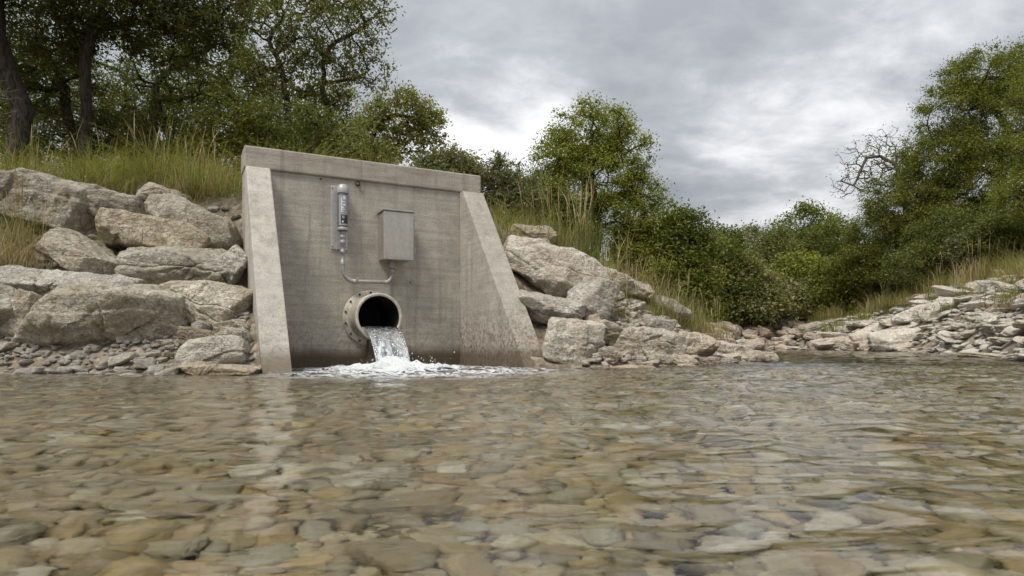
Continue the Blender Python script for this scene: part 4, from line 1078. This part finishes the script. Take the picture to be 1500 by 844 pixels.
# right bank wood
plant('large_tree', 'largest tree on the right, a tall green mass rising to the frame edge', 'tree', 27, [1462], [(1440, 115, 62, 42), (1395, 165, 56, 52), (1470, 180, 70, 66), (1380, 235, 62, 52), (1440, 260, 80, 58), (1400, 310, 76, 44), (1510, 110, 50, 60), (1350, 285, 36, 36)], 'leaf_elm', 950, 140, .095, .33, .26, seed=101)
plant('large_tree', 'broad green tree left of the largest one, its crown reaching low over the scrub', 'tree', 29.5, [1330], [(1318, 300, 56, 48), (1285, 345, 50, 44), (1340, 355, 60, 44), (1265, 392, 42, 36), (1310, 405, 70, 34), (1325, 250, 24, 26)], 'leaf_elm', 640, 140, .095, .35, .2, seed=104)
plant('large_tree', 'green tree low under the largest one', 'tree', 25, [1405], [(1395, 345, 70, 40), (1450, 350, 66, 40), (1350, 385, 52, 34), (1420, 385, 80, 24)], 'leaf_oak', 420, 110, .085, .3, .16, seed=106)
plant('edge_tree', 'bright yellow-green tree cut by the right edge of the picture', 'tree', 20, [1530], [(1508, 205, 40, 50), (1530, 130, 50, 60), (1495, 290, 34, 40), (1535, 270, 60, 70)], 'leaf_yellow', 320, 90, .08, .25, .16, seed=108)
plant('bare_tree', 'nearly bare grey tree spreading its twigs against the sky on the right', 'tree', 32, [1322], [(1268, 232, 42, 34), (1250, 270, 36, 24), (1300, 212, 34, 26), (1295, 255, 40, 34)], 'leaf_grey', 420, 4, .10, .30, .11, .010, bark='bark_grey', seed=110)
for cx, cy, rx, ry, D, lm, lab in (
    (1300, 418, 54, 18, 30.5, 'leaf_scrub', 'olive scrub along the top of the right bank'),
    (1372, 380, 46, 18, 27, 'leaf_grey', 'grey-green bush at the edge of the right-hand slabs'),
    (1480, 340, 50, 24, 22.5, 'leaf_oak', 'dense shrub under the bright tree at the right edge'),
    (1430, 356, 44, 16, 24, 'leaf_grey', 'pale low bush above the highest slab on the right bank')):
    plant('bush', lab, 'bush', D, [cx - 8, cx + 10], [(cx, cy, rx, ry), (cx - rx * .5, cy + ry * .3, rx * .6, ry * .7), (cx + rx * .5, cy + ry * .3, rx * .6, ry * .7), (cx, cy + ry * .9, rx * 1.2, ry * .8)], lm, 280, 50, .0055 * D, .014 * D, .03, part=SH, hollow=.5)

# a far wood closing the horizon
rng = np.random.RandomState(21); VV = []
for i in range(260):
    x = rng.uniform(-75, 90); y = rng.uniform(48, 75)
    if -.55 < x / y < -.12 and rng.rand() < .4: continue
    VV.append((x, y, tz(x, y) + rng.uniform(.3, 1) * 2.6))
c = np.array(VV); c = np.repeat(c, 26, 0) + rng.normal(size=(len(c) * 26, 3)) * np.array([1.6, 1.6, 1.0])
tag(leaves_mesh('far_wood', c, 6, .5, .30, M['leaf_oak'], None, rng), 'far wood closing the horizon behind the trees', 'wood', kind='stuff')

# ------------------------------------------------------------------ grass
def blades(rng, base, length, width, lean, mat, name, parent=None, seg=4, seedhead=0.0):
    n = len(base); az = rng.uniform(0, 6.28, n); dirv = np.stack([np.cos(az), np.sin(az)], -1)
    side = np.stack([-dirv[:, 1], dirv[:, 0]], -1)
    V = np.zeros((n, (seg + 1) * 2, 3))
    for i in range(seg + 1):
        f = i / seg; hgt = length * (f - .28 * lean * f * f * f); out = length * lean * f ** 2 * .85
        wd = width * (1 - f * .92) if not seedhead else width * (.5 + (1.6 if f > .6 else 0)) * (1 - .8 * (f > .95))
        p = base[:, :2] + dirv * out[:, None]
        V[:, 2 * i, :2] = p - side * np.reshape(wd, (-1, 1)) / 2; V[:, 2 * i + 1, :2] = p + side * np.reshape(wd, (-1, 1)) / 2
        V[:, 2 * i:2 * i + 2, 2] = (base[:, 2] + hgt)[:, None]
    k = np.arange(n)[:, None, None] * (seg + 1) * 2 + np.arange(seg)[None, :, None] * 2 + np.array([0, 1, 3, 2])[None, None]
    return mk(name, V.reshape(-1, 3), k.reshape(-1, 4), mat, parent, smooth=False)

def tuft(name, label, x, y, nb, L, spread, mat, rng, lean=.55, width=.008, stalks=0, group=None, cat='grass tuft', clump=None):
    e = empty(name, (x, y, tz(x, y) - .02), 0, label=label, cat=cat, group=group)
    b = np.concatenate([rng.normal(0, spread, (nb, 2)), np.zeros((nb, 1))], 1)
    blades(rng, b, L * rng.uniform(.45, 1.1, nb), width * rng.uniform(.6, 1.3, nb), np.abs(rng.normal(lean, .25, nb)), M[mat], 'blades', e)
    if stalks:
        b = np.concatenate([rng.normal(0, spread * .8, (stalks, 2)), np.zeros((stalks, 1))], 1)
        blades(rng, b, L * rng.uniform(1.1, 1.7, stalks), .006 * np.ones(stalks), np.abs(rng.normal(.22, .12, stalks)), M['grass_dry'], 'seed_stalks', e, 5, 1.0)
    return e
rng = np.random.RandomState(31)
def at_px(px, py, dD=0):
    D = ray_hit(px, py) + dD; return (px - CX) / F_PX * D, D
for px, py, nb, L, sp, mt_, ln, stk, lab in (
    (852, 372, 420, .95, .20, 'grass_green', .30, 26, 'tallest bright green grass tuft, on the crest right of the headwall'),
    (885, 392, 160, .40, .09, 'grass_green', .6, 4, 'short green tuft spilling over a slab below the tallest tuft'),
    (790, 330, 260, .75, .22, 'grass_mixed', .45, 18, 'mixed green and dry tuft beside the top of the right wing wall'),
    (935, 390, 240, .55, .20, 'grass_dry', .6, 14, 'dry straw tuft at the top of the layered slabs'),
    (975, 425, 260, .50, .22, 'grass_dry', .7, 12, 'bushy dry grass tuft halfway down the point'),
    (1010, 440, 200, .50, .20, 'grass_mixed', .5, 12, 'thin pale tuft behind the smooth sloping slab'),
    (910, 455, 60, .28, .05, 'grass_mixed', .6, 0, 'tiny tuft in the rubble above the faceted boulder'),
    (1055, 492, 200, .38, .18, 'grass_green', .5, 6, 'low green tuft beside the end of the point'),
    (1000, 440, 200, .60, .20, 'grass_green', .4, 10, 'green tuft right of the bushy dry one on the point'),
    (12, 375, 520, .75, .26, 'grass_dry', .75, 14, 'large dry grass clump hanging over the rocks at the left edge'),
    (22, 330, 320, .60, .20, 'grass_mixed', .6, 8, 'greenish tuft on top of the large dry clump at the left edge'),
    (198, 378, 90, .42, .05, 'grass_green', .35, 2, 'slim green tuft growing between the layered boulder and the tilted slab'),
    (160, 322, 70, .36, .05, 'grass_mixed', .35, 2, 'slim tuft beside the dark tan boulder'),
    (208, 410, 90, .26, .07, 'grass_dry', .9, 0, 'small dry tuft left of the rough pitted boulder'),
    (110, 402, 80, .26, .10, 'grass_dry', .9, 0, 'thin dry tuft at the left end of the long thin slab'),
    (246, 316, 80, .30, .10, 'grass_dry', .8, 2, 'dry tuft in the gap above the layered tan boulder'),
    (330, 350, 90, .32, .10, 'grass_mixed', .8, 0, 'small weed tuft against the wing wall below the leaning boulder'),
    (140, 340, 70, .28, .08, 'grass_mixed', .8, 0, 'weed tuft beside the small rock under the broad tan boulder'),
    (770, 380, 90, .34, .12, 'grass_dry', .8, 2, 'dry weeds between the right wing wall and the largest right-hand boulder'),
    (950, 452, 80, .30, .10, 'grass_mixed', .7, 2, 'weed tuft in the rubble left of the smooth sloping slab'),
    (830, 352, 260, .70, .22, 'grass_dry', .6, 18, 'dry feathery tuft left of the tallest green tuft on the crest'),
    (905, 378, 240, .60, .20, 'grass_dry', .6, 16, 'straw tuft between the tallest green tuft and the layered slabs'),
    (955, 405, 240, .58, .22, 'grass_mixed', .6, 14, 'pale tuft above the flat layered slab on the point'),
    (1030, 458, 200, .45, .20, 'grass_dry', .7, 10, 'dry tuft near the end of the smooth sloping slab'),
    (60, 262, 260, .60, .22, 'grass_dry', .8, 10, 'dry bent clump behind the broad tan boulder'),
    (130, 262, 240, .70, .20, 'grass_green', .5, 6, 'broad-bladed green clump in the left bank grass near the forked oak'),
    (1425, 408, 260, 1.1, .4, 'grass_dry', .6, 14, 'tall pale tuft by the highest slab on the right bank'),
    (1300, 455, 240, .9, .4, 'grass_dry', .6, 10, 'pale dry tuft midway along the top of the right bank'),
    (300, 262, 420, .70, .24, 'grass_dry', .45, 26, 'tall straw-coloured grass clump just left of the headwall'),
    (212, 262, 300, .75, .16, 'grass_green', .35, 10, 'bright green upright clump in the left bank grass'),
    (325, 275, 260, .42, .20, 'grass_mixed', .9, 4, 'drooping tuft touching the left end of the headwall'),
    (275, 285, 240, .30, .16, 'grass_mixed', .9, 3, 'low tuft above the steeply leaning boulder'),
    (1380, 420, 240, .9, .35, 'grass_mixed', .5, 10, 'tuft at the head of the far right slabs'),
    (1330, 438, 240, .8, .35, 'grass_mixed', .5, 8, 'tuft left along the top of the far right slabs'),
    (1470, 405, 300, .9, .35, 'grass_mixed', .5, 14, 'tall tuft above the right bank near the frame edge'),
    (1495, 450, 260, .5, .25, 'grass_dry', .7, 4, 'dry tuft among the slabs at the right edge'),
    (1488, 440, 200, .5, .22, 'grass_green', .6, 0, 'green tuft among the slabs at the right edge'),
    (1395, 455, 160, .45, .22, 'grass_green', .7, 0, 'small green patch between slabs on the right bank'),
    (1270, 470, 220, .7, .40, 'grass_green', .6, 4, 'green tuft at the far end of the right bank'),
    (1225, 486, 240, .7, .45, 'grass_green', .6, 4, 'greenish tuft near the low white slab upstream')):
    x, y = at_px(px, py); tuft('grass_tuft', lab, x, y, nb, L, sp, mt_, rng, ln, .009 if y < 12 else .018, stk)

def sward(name, label, n, xr, yr, L, mat, keep, width=.009, lean=.5, lsd=.35):
    """dense grass nobody could count: one object"""
    x = rng.uniform(*xr, n * 9); y = rng.uniform(*yr, n * 9)
    cl = perlin(np.stack([x * 1.3, y * 1.3, 0 * x], -1), 91)
    ok = keep(x, y) & (cl + rng.normal(0, .12, n * 9) > .02); x, y, cl = x[ok][:n], y[ok][:n], cl[ok][:n]
    z = terrain(x, y) - .02
    return tag(blades(rng, np.stack([x, y, z], -1), L * rng.uniform(.35, 1.1, len(x)) * (.6 + 1.5 * np.clip(cl, -.2, .6)), width * rng.uniform(.6, 1.3, len(x)), np.abs(rng.normal(lean, lsd, len(x))), M[mat], name), label, 'grass', kind='stuff')
def SD(x, y): return river_sd(x, y)
clearw = lambda x, y: np.array([wing_clear(a, b) for a, b in zip(x, y)])
left = lambda x, y: (SD(x, y) > 2.25) & clearw(x, y)
sward('grass', 'green grass covering the top of the left bank', 6500, (-9, -1.4), (7.6, 11), .95, 'grass_green', left, .013, 1.0, .5)
sward('grass', 'straw-coloured dry grass mixed through the left bank top', 11500, (-9, -1.4), (7.5, 10.5), .75, 'grass_dry', left, .008, 1.15, .55)
sward('grass', 'bleached stalks standing above the left bank grass', 500, (-9, -1.4), (7.9, 10.5), 1.15, 'grass_dry', left, .006, .35)
sward('grass', 'flattened dead grass hanging over the top of the left rocks', 7000, (-9, -1.8), (7.3, 8.8), .34, 'grass_dry', lambda x, y: (SD(x, y) > 1.75) & (SD(x, y) < 2.5) & clearw(x, y), .008, 1.5, .6)
sward('grass', 'grass behind the headwall top', 2500, (-2.6, 1.2), (8.6, 12), .55, 'grass_mixed', left)
ridge = lambda x, y: (SD(x, y) > 1.9 - .32 * np.clip(x, 0, 4)) & (x > -.2) & clearw(x, y)
sward('grass', 'green and dry grass along the crest of the right-hand point', 5200, (-.2, 4.4), (8.2, 13), .70, 'grass_mixed', ridge, .010, .9, .5)
sward('grass', 'dry grass spilling over the crest of the right-hand point', 3600, (.3, 4.2), (8.2, 12), .42, 'grass_dry', ridge, .007, .7)
rbk = lambda x, y: (SD(x, y) > 1.8) & (SD(x, y) < 4.0) & (x > 5.5 + .2 * y) & (x < .95 * y)
sward('grass', 'grass along the top of the far right bank', 12000, (7, 22), (8, 30), 1.15, 'grass_mixed', rbk, .02, .8)
bend = lambda x, y: (SD(x, y) > 1.7) & (SD(x, y) < 6)
sward('grass', 'pale dry grass on the crest of the far right bank', 6000, (7, 22), (8, 30), 1.2, 'grass_dry', rbk, .016, .8)
sward('grass', 'rough grass above the reddish rocks at the bend', 8000, (2, 17), (20, 36), .7, 'grass_mixed', bend, .022, .6)

# dead twigs reaching in at the left edge
rt = V3(-14, 150, 9.3); rngb = np.random.RandomState(8)
stem0 = np.array([0, 0, tz(rt[0], rt[1]) - rt[2]])
P, par, ends = grow_skeleton(rngb, [np.array([-.35, .1, stem0[2]])], [((.1, 0, .1), (.42, .3, .35)), ((.2, 0, -.35), (.3, .3, .3))], 46, .2)
e = empty('dead_shrub', tuple(rt), 0, label='leafless grey twiggy shrub poking in at the upper left edge', cat='dead shrub')
skeleton_mesh('branches', P, par, .025, .004, M['bark_grey'], e)
